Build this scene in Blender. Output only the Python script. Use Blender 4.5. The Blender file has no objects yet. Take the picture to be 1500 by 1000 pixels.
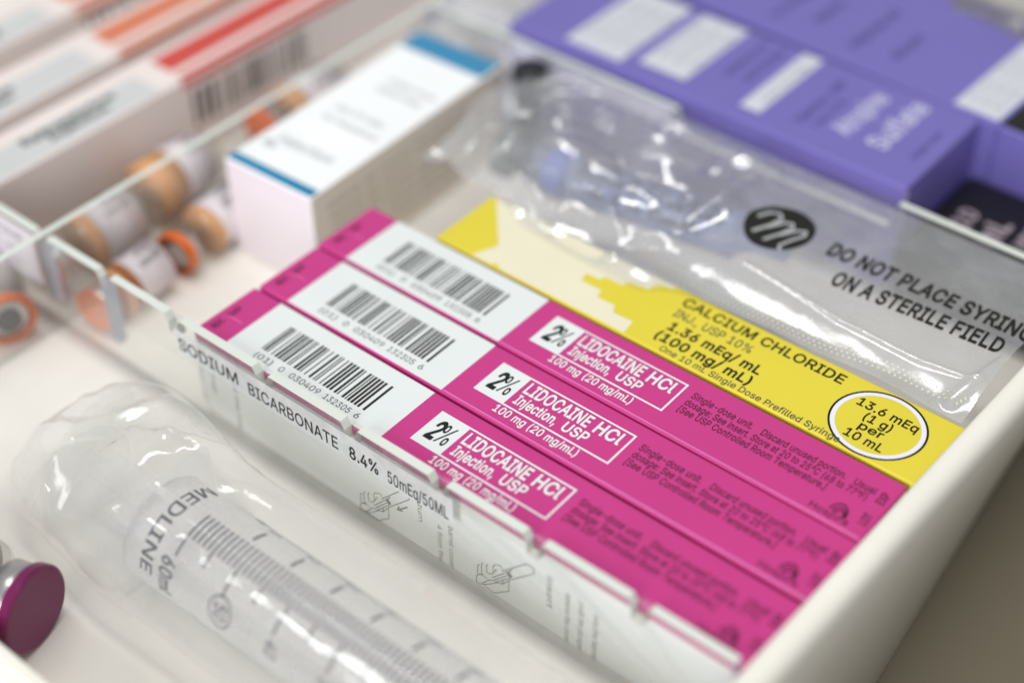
import bpy, bmesh, math, random
from mathutils import Vector, Matrix, noise
from mathutils.geometry import delaunay_2d_cdt

S = 0.001                                   # the scene is written in millimetres
sc = bpy.context.scene
C = sc.collection

# ------------------------------------------------------------------ camera
CAM = (337.754, -271.047, 351.734)
YAW, PITCH, ROLL, FPX = 2.25899318, 0.728156177, -0.003143, 2310.59
cd = bpy.data.cameras.new('camera')
cam = bpy.data.objects.new('camera', cd)
C.objects.link(cam)
fw = Vector((math.cos(YAW)*math.cos(PITCH), math.sin(YAW)*math.cos(PITCH), -math.sin(PITCH)))
rt = fw.cross(Vector((0, 0, 1))).normalized()
up = rt.cross(fw)
r2 = rt*math.cos(ROLL)+up*math.sin(ROLL)
u2 = up*math.cos(ROLL)-rt*math.sin(ROLL)
M = Matrix((r2, u2, -fw)).transposed().to_4x4()
M.translation = Vector(CAM)*S
cam.matrix_world = M
cd.sensor_width = 36
cd.lens = 36*FPX/1500
cd.clip_start = 0.01
cd.clip_end = 50
cd.dof.use_dof = True
cd.dof.focus_distance = 0.502
cd.dof.aperture_fstop = 2.7
sc.camera = cam

# ------------------------------------------------------------------ light
w = bpy.data.worlds.new('World')
sc.world = w
w.use_nodes = True
bg = w.node_tree.nodes['Background']
bg.inputs[0].default_value = (0.93, 0.95, 1.0, 1)
bg.inputs[1].default_value = 0.34

def area(name, loc, target, sx, sy, power, col):
    l = bpy.data.lights.new(name, 'AREA')
    l.shape = 'RECTANGLE'
    l.size, l.size_y = sx, sy
    l.energy = power
    l.color = col
    o = bpy.data.objects.new(name, l)
    C.objects.link(o)
    o.location = loc
    o.rotation_euler = (Vector(target)-Vector(loc)).to_track_quat('-Z', 'Y').to_euler()
    return o
for lx, ly, lp in ((0.34, 0.05, 5.2), (-0.22, 0.1, 5.6)):
    area('ceiling_light', (lx, ly, 1.7), (lx*.4, ly, 0), 0.22, 1.4, lp*0.96, (1, 1, 0.975))
area('fill_light', (0.40, -2.3, 0.95), (0, 0, 0), 0.9, 1.6, 42, (0.95, 0.97, 1.0))  # soft fill added from the front to brighten side faces, no actual window

sc.view_settings.view_transform = 'Standard'
sc.view_settings.look = 'None'
sc.view_settings.exposure = 0.47
sc.view_settings.gamma = 1
sc.cycles.use_denoising = True
sc.cycles.max_bounces = 14
sc.cycles.transparent_max_bounces = 40
sc.cycles.transmission_bounces = 8
sc.cycles.caustics_reflective = False
sc.cycles.caustics_refractive = False
sc.cycles.sample_clamp_indirect = 6

# ------------------------------------------------------------------ materials
def lin(h):
    h = h.lstrip('#')
    v = [int(h[i:i+2], 16)/255 for i in (0, 2, 4)]
    return tuple((c/12.92 if c <= .04045 else ((c+.055)/1.055)**2.4) for c in v)+(1,)
MATS = {}
def newmat(name):
    m = bpy.data.materials.new(name)
    m.use_nodes = True
    nt = m.node_tree
    for n in list(nt.nodes):
        nt.nodes.remove(n)
    out = nt.nodes.new('ShaderNodeOutputMaterial')
    return m, nt, out
def paper(name, col, rough=.42, bump=.06, scale=900, var=.05, metal=0, spec=.4):
    if name in MATS: return MATS[name]
    m, nt, out = newmat(name)
    p = nt.nodes.new('ShaderNodeBsdfPrincipled')
    tc = nt.nodes.new('ShaderNodeTexCoord')
    n1 = nt.nodes.new('ShaderNodeTexNoise'); n1.inputs['Scale'].default_value = scale; n1.inputs['Detail'].default_value = 3
    n2 = nt.nodes.new('ShaderNodeTexNoise'); n2.inputs['Scale'].default_value = 34; n2.inputs['Detail'].default_value = 5
    nt.links.new(tc.outputs['Object'], n1.inputs['Vector']); nt.links.new(tc.outputs['Object'], n2.inputs['Vector'])
    c = lin(col)
    mx = nt.nodes.new('ShaderNodeMix'); mx.data_type = 'RGBA'
    mx.inputs[6].default_value = tuple(k*(1-var) for k in c[:3])+(1,)
    mx.inputs[7].default_value = tuple(min(1, k*(1+var)) for k in c[:3])+(1,)
    nt.links.new(n2.outputs['Fac'], mx.inputs[0])
    nt.links.new(mx.outputs[2], p.inputs['Base Color'])
    p.inputs['Roughness'].default_value = rough
    p.inputs['Metallic'].default_value = metal
    p.inputs['Specular IOR Level'].default_value = spec
    if bump:
        b = nt.nodes.new('ShaderNodeBump'); b.inputs['Strength'].default_value = bump; b.inputs['Distance'].default_value = .0004
        ad = nt.nodes.new('ShaderNodeMath'); ad.operation = 'MULTIPLY_ADD'; ad.inputs[1].default_value = 3.0
        nt.links.new(n2.outputs['Fac'], ad.inputs[0]); nt.links.new(n1.outputs['Fac'], ad.inputs[2])
        nt.links.new(ad.outputs[0], b.inputs['Height']); nt.links.new(b.outputs[0], p.inputs['Normal'])
    nt.links.new(p.outputs[0], out.inputs[0])
    MATS[name] = m
    return m
def film(name, milk=.06, milkcol='#ffffff', tint=(.97, .98, .97), rough=.07, bump=.25, scale=120, ior=1.5, gcol=(1, 1, 1)):
    """clear plastic sheet: see-through, glossy by Fresnel, a little milky"""
    if name in MATS: return MATS[name]
    m, nt, out = newmat(name)
    t = nt.nodes.new('ShaderNodeBsdfTransparent'); t.inputs[0].default_value = tint+(1,)
    d = nt.nodes.new('ShaderNodeBsdfDiffuse'); d.inputs[0].default_value = lin(milkcol)
    tl = nt.nodes.new('ShaderNodeBsdfTranslucent'); tl.inputs[0].default_value = lin(milkcol)
    g = nt.nodes.new('ShaderNodeBsdfGlossy'); g.inputs['Roughness'].default_value = rough; g.inputs[0].default_value = gcol+(1,)
    m0 = nt.nodes.new('ShaderNodeMixShader'); m0.inputs[0].default_value = .45
    nt.links.new(d.outputs[0], m0.inputs[1]); nt.links.new(tl.outputs[0], m0.inputs[2])
    m1 = nt.nodes.new('ShaderNodeMixShader')
    nt.links.new(t.outputs[0], m1.inputs[1]); nt.links.new(m0.outputs[0], m1.inputs[2])
    tc = nt.nodes.new('ShaderNodeTexCoord')
    n = nt.nodes.new('ShaderNodeTexNoise'); n.inputs['Scale'].default_value = scale; n.inputs['Detail'].default_value = 4
    nt.links.new(tc.outputs['Object'], n.inputs['Vector'])
    mr = nt.nodes.new('ShaderNodeMapRange'); mr.inputs[1].default_value = .3; mr.inputs[2].default_value = .7
    mr.inputs[3].default_value = milk*.75; mr.inputs[4].default_value = milk*1.25
    nt.links.new(n.outputs['Fac'], mr.inputs[0]); nt.links.new(mr.outputs[0], m1.inputs[0])
    f0 = ((ior-1)/(ior+1))**2
    lw = nt.nodes.new('ShaderNodeLayerWeight'); lw.inputs[0].default_value = .5
    pw = nt.nodes.new('ShaderNodeMath'); pw.operation = 'POWER'; pw.inputs[1].default_value = 5
    f = nt.nodes.new('ShaderNodeMath'); f.operation = 'MULTIPLY_ADD'; f.inputs[1].default_value = 1-f0; f.inputs[2].default_value = f0
    nt.links.new(lw.outputs['Facing'], pw.inputs[0]); nt.links.new(pw.outputs[0], f.inputs[0])
    if bump:
        b = nt.nodes.new('ShaderNodeBump'); b.inputs['Strength'].default_value = bump; b.inputs['Distance'].default_value = .002
        nt.links.new(n.outputs['Fac'], b.inputs['Height'])
        nt.links.new(b.outputs[0], g.inputs['Normal']); nt.links.new(b.outputs[0], lw.inputs['Normal'])
    m2 = nt.nodes.new('ShaderNodeMixShader')
    nt.links.new(f.outputs[0], m2.inputs[0]); nt.links.new(m1.outputs[0], m2.inputs[1]); nt.links.new(g.outputs[0], m2.inputs[2])
    nt.links.new(m2.outputs[0], out.inputs[0])
    MATS[name] = m
    return m

WHITE = paper('white_card', '#f0f1ef', .4)
WHITEP = paper('white_print', '#dee2df', .38, bump=.03)
PINK = paper('pink_card', '#c23880', .30, bump=.07)
PINKL = paper('pink_crease', '#e880b8', .5, bump=0)
YELL = paper('yellow_card', '#dccb3a', .36, bump=.06)
CREAM = paper('cream_card', '#e6dfc2', .4)
PURP = paper('purple_card', '#7168ae', .38, bump=.06)
DARKPURP = paper('dark_purple_ink', '#3f3978', .5, bump=0)
BLACK = paper('black_ink', '#17160f', .5, bump=0, spec=.3)
GREYINK = paper('grey_ink', '#4a4a48', .5, bump=0)
PALEINK = paper('pale_ink', '#8e8f8f', .5, bump=0)
PINKINK = paper('dark_pink_ink', '#5b1038', .5, bump=0)
BLUEINK = paper('blue_ink', '#151a40', .5, bump=0)
BLACKCARD = paper('black_card', '#0f0d0d', .45)
BLUE = paper('blue_card', '#0e7fa8', .4)
LBLUE = paper('light_blue_card', '#3586ad', .4)
RED = paper('red_ink', '#c84a40', .42, bump=.03)
ORANGE = paper('orange_ink', '#d27a58', .42, bump=.03)
BARINK = paper('barcode_ink', '#1d1b12', .5, bump=0)
OFFW = paper('tray_plastic', '#e8e4d8', .38, bump=.08, scale=400)
FLOOR = paper('floor_plastic', '#ece7de', .35, bump=.1, scale=300, var=.09)
COUNTER = paper('counter_laminate', '#68604f', .5, bump=.05)
EDGE = paper('cut_acrylic_edge', '#d6dbd1', .3, bump=.04)
SLOT = paper('slot_edge', '#d3d5e2', .25, bump=.03)
ACRYL = film('clear_acrylic', milk=.04, milkcol='#f6f7f6', tint=(.985, .988, .982), rough=.03, bump=.03, scale=60, ior=1.49)
TAPE = film('label_tape', milk=.86, milkcol='#f1f3f1', rough=.25, bump=.02)
BAGM = film('milky_bag_film', milk=.31, milkcol='#f0f2f4', tint=(.99, .99, .995), rough=.12, bump=.08, scale=70, ior=2.0)
WRAP = film('clear_wrapper_film', milk=.10, milkcol='#fafaf7', tint=(1, 1, .998), rough=.06, bump=.06, scale=60, ior=1.68)
BARREL = film('syringe_plastic', milk=.24, milkcol='#fbfbfa', tint=(.998, .998, .998), rough=.08, bump=.03, ior=1.36)
BBARREL = film('blue_tinted_syringe', milk=.6, milkcol='#a3afe0', tint=(.75, .8, .97), rough=.1, bump=.03)
CLEARP = film('clear_plunger_plastic', milk=.05, milkcol='#fafafa', tint=(.998, .998, .998), rough=.1, bump=.02, ior=1.36)
GLASS = film('vial_glass', milk=.10, milkcol='#f0f0e8', tint=(.90, .89, .86), rough=.03, bump=0)
AMBER = film('amber_glass', milk=.3, milkcol='#c9783a', tint=(.95, .7, .48), rough=.05, bump=0)
ALU = paper('crimped_aluminium', '#c9c9c6', .3, metal=1, bump=.05)
RUBBER = paper('grey_rubber', '#4b4c50', .6)
STOPPER = paper('black_rubber', '#1c1c20', .5)
CAPBLUE = paper('blue_cap_plastic', '#4c62b4', .35)
MAROON = paper('magenta_cap_plastic', '#6c0a48', .32, bump=.04, spec=.5)
ORCAP = paper('orange_cap_plastic', '#d8641a', .35)
PLIGHT = paper('clear_white_plastic', '#e4e6e2', .3)

# ------------------------------------------------------------------ mesh helpers
def mesh(name, V, F, mats, parent=None, smooth=False, mi=None, off=None):
    me = bpy.data.meshes.new(name)
    base = Vector(off) if off else (Vector(parent['base']) if parent and 'base' in parent else Vector((0, 0, 0)))
    me.from_pydata([tuple((Vector(v)-base)*S) for v in V], [], F)
    for m in (mats if isinstance(mats, (list, tuple)) else [mats]):
        me.materials.append(m)
    if mi:
        for p, k in zip(me.polygons, mi): p.material_index = k
    if smooth:
        for p in me.polygons: p.use_smooth = True
    me.update()
    o = bpy.data.objects.new(name, me)
    C.objects.link(o)
    if parent:
        o.parent = parent
        o['base'] = parent['base']
    else:
        o.location = base*S
        o['base'] = tuple(base)
    return o
def thing(name, label, cat, base, group=None):
    o = bpy.data.objects.new(name, None)
    C.objects.link(o)
    o.empty_display_size = .01
    o.location = Vector(base)*S
    o['base'] = tuple(float(k) for k in base)
    o['label'] = label; o['category'] = cat
    if group: o['group'] = group
    return o
def tag(o, label=None, cat=None, group=None, kind=None):
    if label: o['label'] = label
    if cat: o['category'] = cat
    if group: o['group'] = group
    if kind: o['kind'] = kind
    return o
FZ = -38.5                                  # tray floor
def box_data(x0, x1, y0, y1, z0, z1, bev=1.0, seg=3):
    bm = bmesh.new()
    bmesh.ops.create_cube(bm, size=1)
    for v in bm.verts:
        v.co = Vector((x0 if v.co.x < 0 else x1, y0 if v.co.y < 0 else y1, z0 if v.co.z < 0 else z1))
    if bev: bmesh.ops.bevel(bm, geom=[e for e in bm.edges if max(v.co.z for v in e.verts) > FZ+.01], offset=bev, segments=seg, affect='EDGES', profile=.5)
    bm.normal_update()
    V = [tuple(v.co) for v in bm.verts]; F = [[v.index for v in f.verts] for f in bm.faces]; N = [f.normal.copy() for f in bm.faces]
    bm.free()
    return V, F, N
def box(name, dims, mats, parent, bev=1.0, pick=None, smooth=False, seg=3):
    V, F, N = box_data(*dims, bev=bev, seg=seg)
    mi = [pick(n, [V[i] for i in f]) for n, f in zip(N, F)] if pick else None
    return mesh(name, V, F, mats, parent, smooth=smooth, mi=mi)
def quad_uv(fn, u0, u1, v0, v1, nu=1, nv=1):
    V = []; F = []
    for j in range(nv+1):
        for i in range(nu+1):
            V.append(fn(u0+(u1-u0)*i/nu, v0+(v1-v0)*j/nv))
    for j in range(nv):
        for i in range(nu):
            a = j*(nu+1)+i
            F.append((a, a+1, a+nu+2, a+nu+1))
    return V, F
def join(*VF):
    V = []; F = []
    for v, f in VF:
        k = len(V); V += list(v); F += [[i+k for i in q] for q in f]
    return V, F
def flat(z):                                # a horizontal sheet
    return lambda u, v: (u, v, z)
# letter outlines of a plain grotesque: character -> (advance, closed outlines); cap height 509
GLYPH = {
'%': (676, [[175,283,146,286,121,297,101,314,86,335,78,360,75,388,75,412,78,440,87,464,101,486,121,503,146,513,175,517,206,513,230,503,250,486,264,464,273,440,276,412,276,388,273,360,264,335,250,314,230,297,205,286],[175,327,198,332,212,346,221,365,223,388,223,412,221,435,213,454,198,468,175,473,153,468,138,454,130,435,127,412,127,388,130,365,138,346,153,332],[501,-10,471,-6,446,5,426,21,412,43,403,68,400,95,400,120,403,147,412,172,427,194,447,210,471,221,501,225,531,221,556,210,576,194,590,172,598,147,601,120,601,95,598,68,589,43,575,21,555,5,531,-6],[501,35,523,39,538,53,546,73,549,95,549,120,546,142,538,162,524,176,501,180,479,176,464,162,456,142,453,120,453,95,455,73,464,53,479,39],[132,0,482,509,540,509,191,0]]),
'(': (273, [[89,207,90,244,94,283,101,324,109,364,119,403,132,441,145,477,160,510,177,539,236,539,219,503,204,466,191,428,179,390,169,351,161,313,156,276,152,241,151,207,152,176,155,145,160,115,167,83,177,50,188,16,236,-96,177,-96,150,-46,128,4,111,55,99,106,92,156]]),
')': (273, [[37,-96,86,18,97,52,106,85,113,116,118,147,121,177,122,207,121,241,117,276,112,313,104,351,94,390,82,428,69,466,54,503,37,539,97,539,113,510,128,477,142,441,154,403,164,364,173,323,179,283,183,244,184,207,182,156,174,104,161,53,144,3,123,-47,97,-96]]),
',': (188, [[38,-119,68,71,137,71,84,-119]]),
'-': (453, [[337,244,337,188,114,188,114,244]]),
'.': (188, [[95,-4,78,-1,63,9,53,24,50,41,53,59,63,73,78,83,95,87,113,83,128,73,138,59,141,41,138,24,128,9,113,-1]]),
'/': (249, [[235,533,71,-76,14,-76,178,533]]),
'0': (453, [[227,-7,191,-3,158,7,130,24,105,48,85,77,69,113,57,155,50,202,48,254,50,306,57,353,69,395,85,431,106,461,130,484,159,502,191,512,227,516,262,512,295,502,323,484,348,461,368,431,384,395,396,353,403,306,405,254,403,202,396,155,384,113,368,77,348,48,323,24,295,7,263,-3],[227,50,250,52,271,60,290,74,306,92,320,116,330,144,338,176,342,213,344,254,342,295,338,332,330,365,320,393,306,416,290,435,271,449,250,457,227,460,203,457,182,449,163,435,147,416,134,393,123,365,115,332,111,295,109,254,111,213,115,176,123,144,134,116,147,92,163,74,182,60,203,52]]),
'1': (453, [[76,0,76,55,391,55,391,0],[276,509,276,0,212,0,212,448,209,448,86,358,86,427,198,509]]),
'2': (453, [[64,0,64,47,234,229,282,282,299,305,311,327,318,348,320,371,317,397,308,419,293,436,273,449,250,457,224,460,196,457,172,447,153,433,139,413,130,390,127,362,66,362,68,391,75,418,86,442,102,464,121,482,143,496,168,507,196,513,225,516,254,513,281,507,306,497,328,482,346,465,361,445,372,423,379,398,381,372,378,345,371,318,363,299,351,280,336,259,267,180,153,60,153,57,389,57,389,0]]),
'3': (453, [[218,-7,188,-5,159,1,133,10,108,22,88,38,70,57,57,79,48,104,44,132,109,132,115,107,126,87,144,71,165,59,191,52,219,50,248,53,275,61,297,74,315,93,325,116,329,145,326,172,316,196,299,217,275,234,254,241,229,246,201,248,157,248,157,299,288,448,288,452,70,452,70,509,372,509,372,461,211,278,211,289,247,290,279,286,308,276,333,262,354,244,371,222,383,198,391,173,393,145,390,116,383,90,370,66,354,45,333,27,309,12,281,2,251,-5]]),
'4': (453, [[40,105,40,158,247,509,311,509,109,166,109,163,413,163,413,105],[282,0,282,121,282,146,282,318,343,318,343,0]]),
'5': (453, [[221,-7,192,-5,165,1,140,11,118,25,99,41,83,60,71,82,63,105,60,130,122,130,127,108,138,89,154,73,173,60,196,52,221,50,250,53,276,64,298,82,314,104,324,131,328,162,326,183,321,203,314,221,297,244,275,262,248,273,218,277,192,275,167,268,145,258,128,246,67,253,96,509,366,509,366,452,151,452,134,301,136,301,155,315,178,325,203,331,229,334,252,332,274,328,294,321,313,311,330,299,345,285,358,269,370,251,379,231,386,210,390,187,391,163,388,132,381,102,369,76,352,52,332,32,309,15,282,3,253,-4]]),
'6': (453, [[226,-7,196,-4,168,3,142,15,119,31,100,51,84,74,73,101,66,130,64,162,65,187,71,212,80,239,93,268,112,302,137,340,252,509,322,509,151,261,145,261,154,275,165,288,179,299,196,307,214,312,235,314,265,312,291,305,316,295,337,280,355,262,370,240,380,215,387,187,389,157,387,127,379,98,368,73,352,50,333,30,310,14,284,3,257,-4],[226,48,254,52,279,63,299,79,314,101,324,128,327,157,324,187,314,213,299,235,279,251,254,262,226,265,198,262,174,252,153,235,138,214,128,188,125,158,128,128,138,102,153,79,174,63,198,52]]),
'7': (453, [[97,0,323,448,323,452,62,452,62,509,391,509,391,449,165,0]]),
'8': (453, [[226,-7,193,-5,163,1,136,11,111,25,91,42,74,62,62,84,54,109,52,135,53,156,58,176,65,195,81,220,101,241,125,256,153,265,153,267,129,276,109,289,93,308,80,330,73,354,70,380,73,405,79,429,90,450,106,469,124,485,146,498,170,508,197,514,226,516,255,514,282,508,306,498,328,485,346,469,361,450,373,429,379,405,382,380,379,354,372,330,359,308,343,289,323,276,300,267,300,265,327,256,351,241,372,220,387,195,395,176,399,156,401,135,398,109,391,84,378,62,362,42,341,25,317,11,289,1,259,-5],[226,49,258,52,285,60,307,74,323,91,333,113,337,139,333,165,322,189,305,208,283,223,256,232,226,235,196,232,169,223,147,208,130,189,119,165,115,139,119,113,129,91,145,74,167,60,185,54,205,50],[226,290,252,292,274,300,293,313,307,330,316,351,319,376,316,399,308,420,294,437,275,449,252,457,226,460,200,457,177,449,159,437,145,420,136,399,133,376,136,351,145,330,159,313,178,300,201,292]]),
'9': (453, [[226,516,256,513,285,506,310,494,333,478,352,458,368,434,380,408,387,378,389,347,387,322,382,296,373,270,359,240,340,207,315,168,200,0,130,0,301,248,307,248,299,234,287,221,273,210,257,202,238,196,218,195,188,197,161,203,137,214,116,229,98,247,83,269,72,294,66,321,64,352,66,382,73,411,85,436,101,459,120,479,143,494,168,506,196,513],[226,460,199,457,174,446,154,429,138,407,129,381,125,352,129,322,138,295,154,274,174,257,199,247,226,243,254,247,279,257,299,273,314,295,324,321,327,350,324,381,314,407,299,429,279,446,254,457]]),
':': (188, [[95,-4,78,-1,63,9,53,24,50,41,53,59,63,73,78,83,95,87,113,83,128,73,138,59,141,41,138,24,128,9,113,-1],[95,271,78,274,63,284,53,299,50,316,53,334,63,349,78,359,95,362,113,359,128,349,138,334,141,316,138,299,128,284,113,274]]),
'A': (480, [[16,0,201,509,276,509,463,0,395,0,287,302,264,372,232,478,245,478,213,371,191,302,85,0],[110,142,110,199,370,199,370,142]]),
'B': (456, [[60,0,60,509,241,509,274,507,304,501,329,491,350,477,367,461,381,442,390,421,396,398,398,374,395,344,387,320,373,301,356,286,336,275,315,267,315,262,339,257,363,245,385,227,402,203,411,184,416,161,418,136,416,111,410,88,400,67,386,48,368,31,344,18,317,8,284,2,247,0],[125,57,245,57,281,60,309,67,330,80,344,96,353,115,355,137,352,161,342,184,327,203,306,218,279,228,248,231,125,231],[125,285,238,285,265,288,288,296,308,309,323,326,333,348,336,372,333,393,326,412,313,429,294,442,270,449,240,452,125,452]]),
'C': (510, [[267,-7,225,-3,186,7,150,25,119,49,92,79,70,115,53,157,44,203,40,254,44,305,53,352,70,393,92,429,119,459,150,484,186,501,225,512,267,516,293,514,317,511,340,504,362,496,383,485,402,471,419,456,435,438,448,418,459,397,467,373,473,348,408,348,401,373,389,395,375,413,357,428,337,440,315,449,292,454,267,456,237,453,209,445,184,432,161,414,141,391,125,364,113,332,106,295,103,254,106,213,113,177,125,145,141,117,161,94,184,76,210,63,237,56,267,53,292,55,315,60,337,69,357,81,375,96,389,114,401,136,408,160,473,160,467,135,459,112,448,91,435,71,420,53,402,38,383,24,363,13,341,5,317,-2,293,-6]]),
'D': (502, [[219,0,96,0,96,57,215,57,254,60,288,68,318,81,343,99,363,122,379,149,390,181,397,216,399,255,397,294,390,329,379,361,364,388,344,410,320,428,291,441,258,449,221,452,93,452,93,509,225,509,273,505,315,495,353,478,385,455,412,426,433,391,449,351,458,306,462,255,458,205,449,159,433,119,411,83,384,54,351,31,312,14,268,3],[125,509,125,0,60,0,60,509]]),
'E': (419, [[60,0,60,509,372,509,372,452,125,452,125,286,355,286,355,229,125,229,125,57,375,57,375,0]]),
'F': (410, [[60,0,60,509,369,509,369,452,125,452,125,278,346,278,346,221,125,221,125,0]]),
'G': (520, [[269,-7,225,-3,185,7,149,25,118,49,91,79,69,116,53,157,43,203,40,254,43,305,53,352,69,393,91,429,117,459,149,484,184,501,223,512,265,516,291,514,316,510,340,504,363,494,384,483,403,469,421,453,436,436,449,416,460,395,468,373,474,349,408,349,399,372,387,393,373,411,356,427,337,439,315,448,291,454,265,456,236,453,209,445,183,432,160,414,141,392,125,364,113,332,106,295,103,254,106,213,113,177,125,145,141,117,161,95,184,76,210,63,238,56,269,53,296,55,322,61,345,71,365,85,382,102,396,123,407,147,413,173,415,202,434,199,283,199,283,256,478,256,478,200,475,160,466,124,451,91,431,62,406,38,377,19,344,5,308,-4]]),
'H': (517, [[60,0,60,509,125,509,125,289,392,289,392,509,457,509,457,0,392,0,392,232,125,232,125,0]]),
'I': (301, [[31,0,31,57,118,57,118,452,31,452,31,509,269,509,269,452,183,452,183,57,269,57,269,0]]),
'J': (396, [[185,-7,143,-2,106,11,75,33,52,63,38,100,33,145,33,173,98,173,98,145,100,117,108,93,122,74,139,61,160,53,185,50,209,53,230,61,248,74,261,93,269,117,272,145,272,509,336,509,336,145,332,100,318,63,294,33,263,11,227,-2]]),
'K': (467, [[104,145,104,216,139,261,174,303,212,344,364,509,448,509,231,276,228,276],[60,0,60,509,125,509,125,334,124,225,125,193,125,0],[372,0,188,259,228,309,449,0]]),
'L': (393, [[60,0,60,509,125,509,125,57,361,57,361,0]]),
'M': (628, [[60,0,60,509,152,509,277,187,287,159,299,123,311,84,322,49,307,49,318,83,330,121,342,158,352,187,476,509,568,509,568,0,504,0,504,291,504,327,505,369,506,413,507,457,513,457,498,409,482,363,467,322,456,291,342,0,286,0,170,291,159,321,145,361,129,408,112,457,119,457,120,416,121,372,122,328,122,291,122,0]]),
'N': (523, [[60,0,60,509,136,509,343,183,363,151,388,107,414,55,405,54,401,108,399,157,399,195,399,509,463,509,463,0,387,0,202,290,177,331,148,381,108,452,119,454,122,384,124,328,125,291,125,0]]),
'O': (533, [[267,-7,225,-3,186,7,150,25,119,49,92,79,70,115,53,157,44,203,40,254,44,305,53,352,70,393,92,429,119,459,150,484,186,501,225,512,267,516,309,512,348,501,384,484,415,459,442,429,464,393,480,352,490,305,493,254,490,203,480,157,464,115,442,79,415,49,384,25,348,7,309,-3],[267,53,296,55,324,63,349,76,372,94,392,116,408,144,420,176,428,213,430,254,428,295,420,332,408,365,392,392,372,415,349,433,324,446,296,453,267,456,237,453,210,445,184,433,161,415,142,392,125,364,113,332,106,295,103,254,106,213,113,176,125,144,142,117,161,94,184,76,210,63,237,55]]),
'P': (445, [[60,0,60,509,235,509,272,506,305,499,332,487,356,471,375,452,390,430,400,404,407,377,409,348,407,318,400,291,390,265,375,243,356,223,332,207,305,195,272,188,235,186,109,186,109,242,233,242,257,244,279,248,297,256,318,272,333,294,342,319,344,348,342,376,333,402,318,423,297,439,279,446,257,451,232,452,125,452,125,0]]),
'R': (449, [[60,0,60,509,236,509,273,506,305,500,333,489,356,473,376,455,390,433,401,408,407,381,409,352,407,323,401,296,390,271,376,250,356,232,333,217,305,206,273,200,236,198,96,198,96,255,234,255,258,256,280,260,298,267,319,281,334,300,342,324,345,352,342,380,334,405,319,425,298,440,279,446,258,451,233,452,125,452,125,0],[353,0,230,229,303,229,428,0]]),
'S': (447, [[224,-9,188,-7,156,-1,128,9,102,23,81,40,64,60,51,83,42,109,38,137,104,137,110,110,123,88,142,71,166,59,194,52,224,49,246,50,267,54,286,60,311,74,329,92,341,114,346,139,342,161,332,179,316,193,296,205,272,214,245,222,184,239,145,253,112,269,86,289,67,313,56,341,52,372,54,400,62,425,75,448,92,468,113,484,138,498,165,508,195,514,227,516,259,514,289,508,316,498,340,484,360,468,377,449,390,427,398,403,401,378,337,378,332,402,320,421,302,437,280,449,254,456,225,459,194,456,167,448,145,435,129,418,118,398,115,376,119,352,131,334,148,319,169,308,191,300,212,293,264,279,312,264,336,252,359,238,379,220,395,198,402,180,407,161,408,139,406,112,399,87,386,64,370,43,349,25,323,11,294,0,261,-7]]),
'T': (449, [[32,452,32,509,417,509,417,452,257,452,257,0,193,0,193,452]]),
'U': (517, [[259,-8,220,-6,186,2,154,15,126,33,103,55,85,80,71,108,63,140,60,173,60,509,124,509,124,178,126,155,132,133,141,113,153,95,169,80,187,68,208,59,232,53,259,52,285,53,309,59,331,68,349,80,364,95,377,113,385,133,391,155,393,178,393,509,457,509,457,173,454,140,446,108,433,80,414,55,391,33,363,15,332,2,297,-6]]),
'V': (480, [[204,0,16,509,84,509,192,206,215,137,248,31,235,31,267,138,290,206,395,509,463,509,278,0]]),
'X': (474, [[18,0,217,284,217,236,29,509,104,509,178,400,204,361,223,329,243,292,232,292,252,329,272,361,298,400,374,509,446,509,259,239,259,287,456,0,382,0,292,129,268,165,250,195,230,231,244,231,225,196,206,166,182,129,91,0]]),
'Y': (472, [[203,0,203,208,16,509,91,509,192,344,222,292,250,230,224,230,233,254,242,275,251,293,280,344,381,509,455,509,268,208,268,0]]),
'[': (273, [[101,-96,101,539,236,539,236,487,160,487,160,-44,236,-44,236,-96]]),
']': (273, [[37,-96,37,-44,113,-44,113,487,37,487,37,539,172,539,172,-96]]),
'a': (389, [[160,-9,137,-7,115,-3,94,5,76,15,60,29,48,45,38,63,32,84,30,108,34,138,43,161,58,179,78,193,100,203,125,211,178,220,234,227,252,230,265,235,273,243,276,255,276,257,273,279,267,297,256,311,240,322,220,329,196,331,171,329,149,322,132,313,118,301,107,288,100,274,41,291,51,313,64,331,79,346,95,358,114,368,133,375,153,380,173,383,194,384,215,383,239,379,263,372,286,360,306,343,322,320,330,301,335,278,337,251,337,0,277,0,277,52,272,52,264,38,252,25,236,12,215,1,190,-6],[170,45,202,49,228,59,248,74,263,93,272,115,276,138,276,190,270,186,259,182,231,176,200,171,175,168,154,164,134,159,117,150,103,139,95,124,92,105,94,87,102,72,114,61,130,52,149,47]]),
'b': (424, [[229,-8,198,-5,172,4,153,17,138,31,127,46,118,59,112,59,112,0,53,0,53,509,114,509,114,319,118,319,137,346,152,360,171,373,197,381,229,384,259,382,287,374,313,361,335,342,354,320,370,293,381,261,388,227,390,189,388,151,381,116,370,84,355,57,336,34,313,16,288,3,260,-6],[220,47,242,49,262,55,279,66,294,80,306,97,316,117,323,139,327,163,328,189,327,215,323,239,316,261,307,281,295,298,280,311,262,322,243,328,220,330,198,328,178,322,161,312,147,299,134,282,125,263,118,241,114,216,113,189,114,162,118,138,125,115,135,95,147,78,162,65,179,55,198,49]]),
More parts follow.
